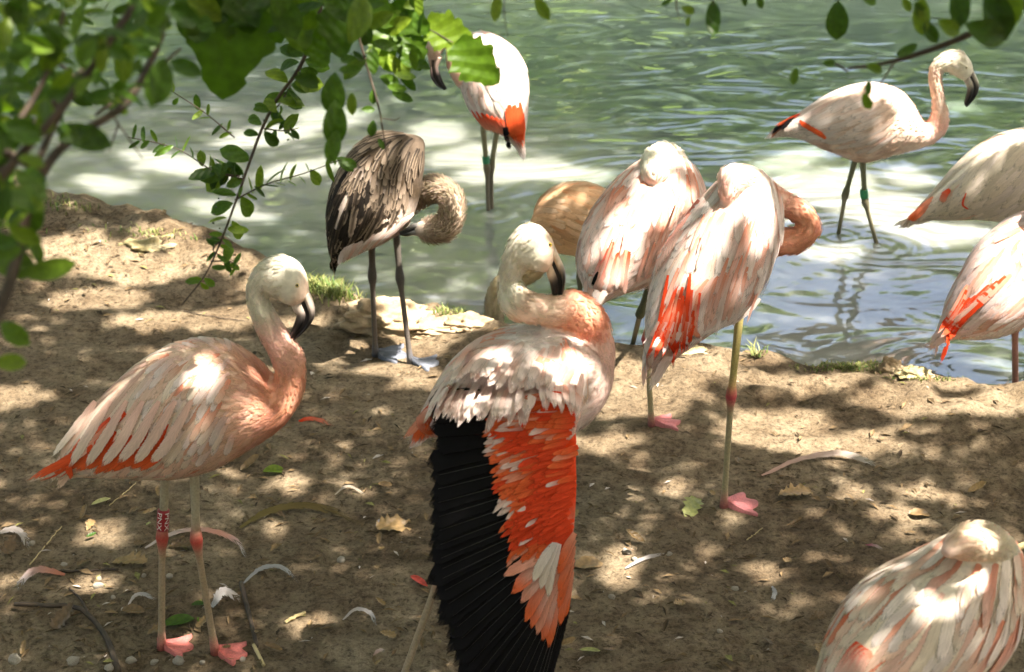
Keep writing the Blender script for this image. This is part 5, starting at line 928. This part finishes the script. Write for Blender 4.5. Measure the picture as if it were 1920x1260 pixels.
def twig_on_ground(label, pts, r0, r1, mat=M_BARK, name='fallen_twig', lift=.004):
    q = catmull(np.array(pts, float), 24); P = np.array([ground_px(x, y) for x, y in q]); P[:, 2] += lift+RNG.normal(size=24)*.001; V, F = tube_geo(P, np.linspace(r0, r1, 24), 7); b = P[0].copy(); o = mesh_obj(name, V, F, mat, None, b); o.location = b; tag(o, label, 'twig', 'twigs on the earth')
M_STRAW = rock_mat('straw', (.30, .22, .10), (.42, .33, .16), (.55, .45, .25))
twig_on_ground('long bent dark stick curving past the banded bird', [(28, 1135), (90, 1138), (145, 1142), (180, 1170), (205, 1210), (222, 1262)], .0045, .007); twig_on_ground('short fork of dark stick', [(130, 1105), (150, 1125), (165, 1150)], .0025, .003); twig_on_ground('straight brown twig behind the bent stick', [(98, 1076), (160, 1072), (222, 1070)], .0035, .0025)
twig_on_ground('yellow straw slanting on sunny earth', [(56, 1062), (88, 1022), (116, 990)], .0016, .0012, M_STRAW, 'straw'); twig_on_ground('charred black stick beside the webbed pink foot', [(452, 1096), (466, 1150), (482, 1215)], .006, .004); twig_on_ground('short pale cut stick by the charred stick', [(476, 1214), (485, 1232), (495, 1252)], .004, .004, M_STRAW, 'stick_piece', .006)
twig_on_ground('pale stick piece in a sun patch', [(535, 1170), (555, 1160), (572, 1152)], .004, .004, M_STRAW, 'stick_piece', .006); twig_on_ground('thin straw under the tail of the banded bird', [(205, 950), (232, 928), (255, 908)], .0012, .0010, M_STRAW, 'straw'); twig_on_ground('thin straw on sunlit earth beside the sleeping bird', [(1400, 1015), (1415, 1004), (1430, 992)], .0014, .001, M_STRAW, 'straw'); twig_on_ground('fine dark twig on the sunny upper bank', [(345, 585), (400, 596), (460, 604)], .0014, .001)
twig_on_ground('pale branch lying behind the cream sleeping bird', [(1880, 1050), (1905, 1035), (1960, 1015)], .010, .008, M_STRAW, 'fallen_branch', .01)
def ground_leaf(label, px, py, L, ang, pool, k=0, tilt=.35, name='dead_leaf'):
    p = ground_px(px, py); a = math.radians(ang); d = Vector((math.cos(a), math.sin(a), rnd(0, .2))); n = Vector((rnd(-tilt, tilt), rnd(-tilt, 0), 1)); q = np.array(p); q[2] += .012
    o = put_leaf(pool[k % len(pool)], q-np.array(d)*L/2, d, n, L, name=name); tag(o, label, 'leaf', 'fallen leaves on the earth')
for a in (('scalloped brown oak leaf on sunlit earth near the banded leg', 243, 1056, .085, 170, DEADL, 0), ('grey-brown lobed leaf near the bent dark stick', 120, 1170, .07, 60, DEADL, 1), ('curled lobed brown leaf in front of the long cream feather', 1490, 930, .09, 200, DEADL, 2), ('long lobed brown leaf beside the open black wing', 745, 990, .10, 5, DEADL, 0), ('tan curled leaf at the edge of the open wing', 1105, 1062, .075, 25, DEADO, 0), ('round dark leaf on the far side of the cream sleeper', 1830, 925, .05, 20, DEADO, 1), ('brown curled leaf lit in a sun patch near the cream sleeper', 1725, 968, .06, 10, DEADO, 0), ('brown leaf in dappled light under the banded bird', 345, 1030, .07, 190, DEADL, 2),
          ('dark dry leaf under the bent neck', 470, 880, .06, 40, DEADO, 1), ('tan dry leaves clump under the chest of the banded bird', 425, 870, .07, 10, DEADL, 1), ('rolled brown leaf by the one-legged bird', 1385, 868, .04, 70, DEADO, 0), ('brown dry leaf in sun at the foot of the wing', 1190, 1018, .05, 160, DEADO, 1), ('olive brown leaf below the straw', 250, 1150, .05, 0, DEADO, 0), ('crumpled leaf on sunny corner earth', 20, 1035, .06, 80, DEADL, 1)): ground_leaf(*a)
for a in (('yellow-green lobed leaf under the pink foot', 1297, 957, .085, 250, PALEL, 0), ('pale narrow leaf lying under the red tail', 190, 946, .05, 35, PALEL, 1), ('tiny pale green leaf beside the banded leg', 279, 989, .018, 60, PALEL, 1), ('small lime leaf on shaded earth below the wing', 1106, 1226, .045, -8, PALEL, 1)): ground_leaf(*a, name='fallen_leaf')
for a in (('fallen green leaf near the chest of the banded bird', 515, 888, .06, 20, OVALS, 1), ('green leaf trodden between the webbed feet', 335, 1172, .07, 20, OVALS, 0), ('small green leaf beside the bent stick', 172, 1011, .025, 30, OVALS, 2), ('small sprouting green leaves near the banded leg', 372, 1140, .03, 20, OVALS, 1), ('green leaf on earth beside the second webbed leg', 376, 1168, .025, 80, OVALS, 3)): ground_leaf(*a, name='fallen_leaf')
for k in range(46):
    x_, y_ = (rnd(20, 760), rnd(900, 1255)) if k < 30 else (rnd(1060, 1560), rnd(860, 1250))
    ground_leaf('small crumpled brown leaf fragment on the trodden earth', x_, y_, rnd(.022, .045), rnd(0, 360), DEADO if k % 2 else DEADL, k, .5)
M_REDL = leaf_mat('red_leaf', (.55, .06, .05), (.6, .08, .06), (.65, .1, .08), .15); rl = leaf_mesh('red_leaf', oval(1.1, .3), 8, .4, .2, M_REDL); ground_leaf('crumpled red and yellow leaf beside the open wing', 785, 1095, .05, -40, [rl], name='red_leaf')
peb = []
for s_ in range(4): V, F = ico(1.0, 2, 3.7*s_+1, .35, (1, .8, .65), 1.2); me = bpy.data.meshes.new('pebble'); me.from_pydata(V.tolist(), [], F); me.polygons.foreach_set('use_smooth', np.ones(len(F), bool)); me.materials.append(M_PEB); me.update(); peb.append(me)
PB = [(185, 1100, 20), (186, 1086, 12), (137, 1243, 26), (28, 1240, 30), (290, 1243, 16), (335, 1242, 26), (205, 1255, 22), (1147, 1120, 14), (1176, 1036, 18), (1378, 1106, 16), (318, 1082, 16), (245, 1240, 20), (212, 1122, 12), (640, 1052, 20), (60, 1020, 14), (455, 1238, 14), (1255, 1040, 12), (1020, 1230, 0), (1190, 1050, 14), (270, 1080, 12), (380, 1243, 12), (240, 900, 16), (215, 893, 12), (1350, 1185, 12), (120, 1060, 12), (800, 580, 0)]
for k, (px, py, wd) in enumerate(PB):
    if wd == 0: continue
    p = ground_px(px, py); r = wd/2/FPX*np.dot(p-EYE, np.array((0, cp, -sp))); o = place('pebble', peb[k % 4], None, (p[0], p[1], p[2]+r*.3)); o.scale = (r, r, r); o.rotation_euler = (rnd(-.3, .3), rnd(-.3, .3), rnd(0, 6)); tag(o, 'small pale pebble lying on the brown earth', 'pebble', 'pebbles on the earth')
# fine litter nobody could count
VV, FF, CC = [], [], []
for k in range(20000):
    x, y = rnd(-1.7, 1.7), 2.3+3.2*rnd(0, 1)**1.5
    if y > float(shore_y(x))-.12: continue
    if vnoise(x, y, 2.2, 7.0) < rnd(-.45, .35)+(.18 if x > .3 else 0): continue
    z = gz(x, y)+.002; a = rnd(0, 6.28); l = .003+.017*rnd(0, 1)**2.5; w_ = l*rnd(.15, .7); d = np.array((math.cos(a), math.sin(a), rnd(-.2, .3))); s = np.array((-math.sin(a), math.cos(a), rnd(-.4, .4)))
    p = np.array((x, y, z+.002)); o = len(VV); VV += [p-d*l, p+s*w_*.6+np.array((0, 0, l*.2)), p+d*l, p-s*w_*.6+np.array((0, 0, l*.2))]; FF += [(o, o+1, o+2), (o, o+2, o+3)]
    q = rnd(0, 1); c = lerp((.045, .03, .016), (.24, .16, .08), rnd(0, 1)) if q < .92 else ((.55, .48, .42) if q < .96 else (.26, .24, .08)); CC += [c]*4
tag(mesh_obj('leaf_litter', VV, FF, M_LITTER, None, (0, 0, 0), np.array(CC), smooth=False), 'fine crumbs of dry leaf and down scattered over the earth', 'litter', None, 'stuff')
print('OBJECTS', len(bpy.data.objects), 'TRIS', sum(len(o.data.polygons) for o in bpy.data.objects if o.type == 'MESH'))
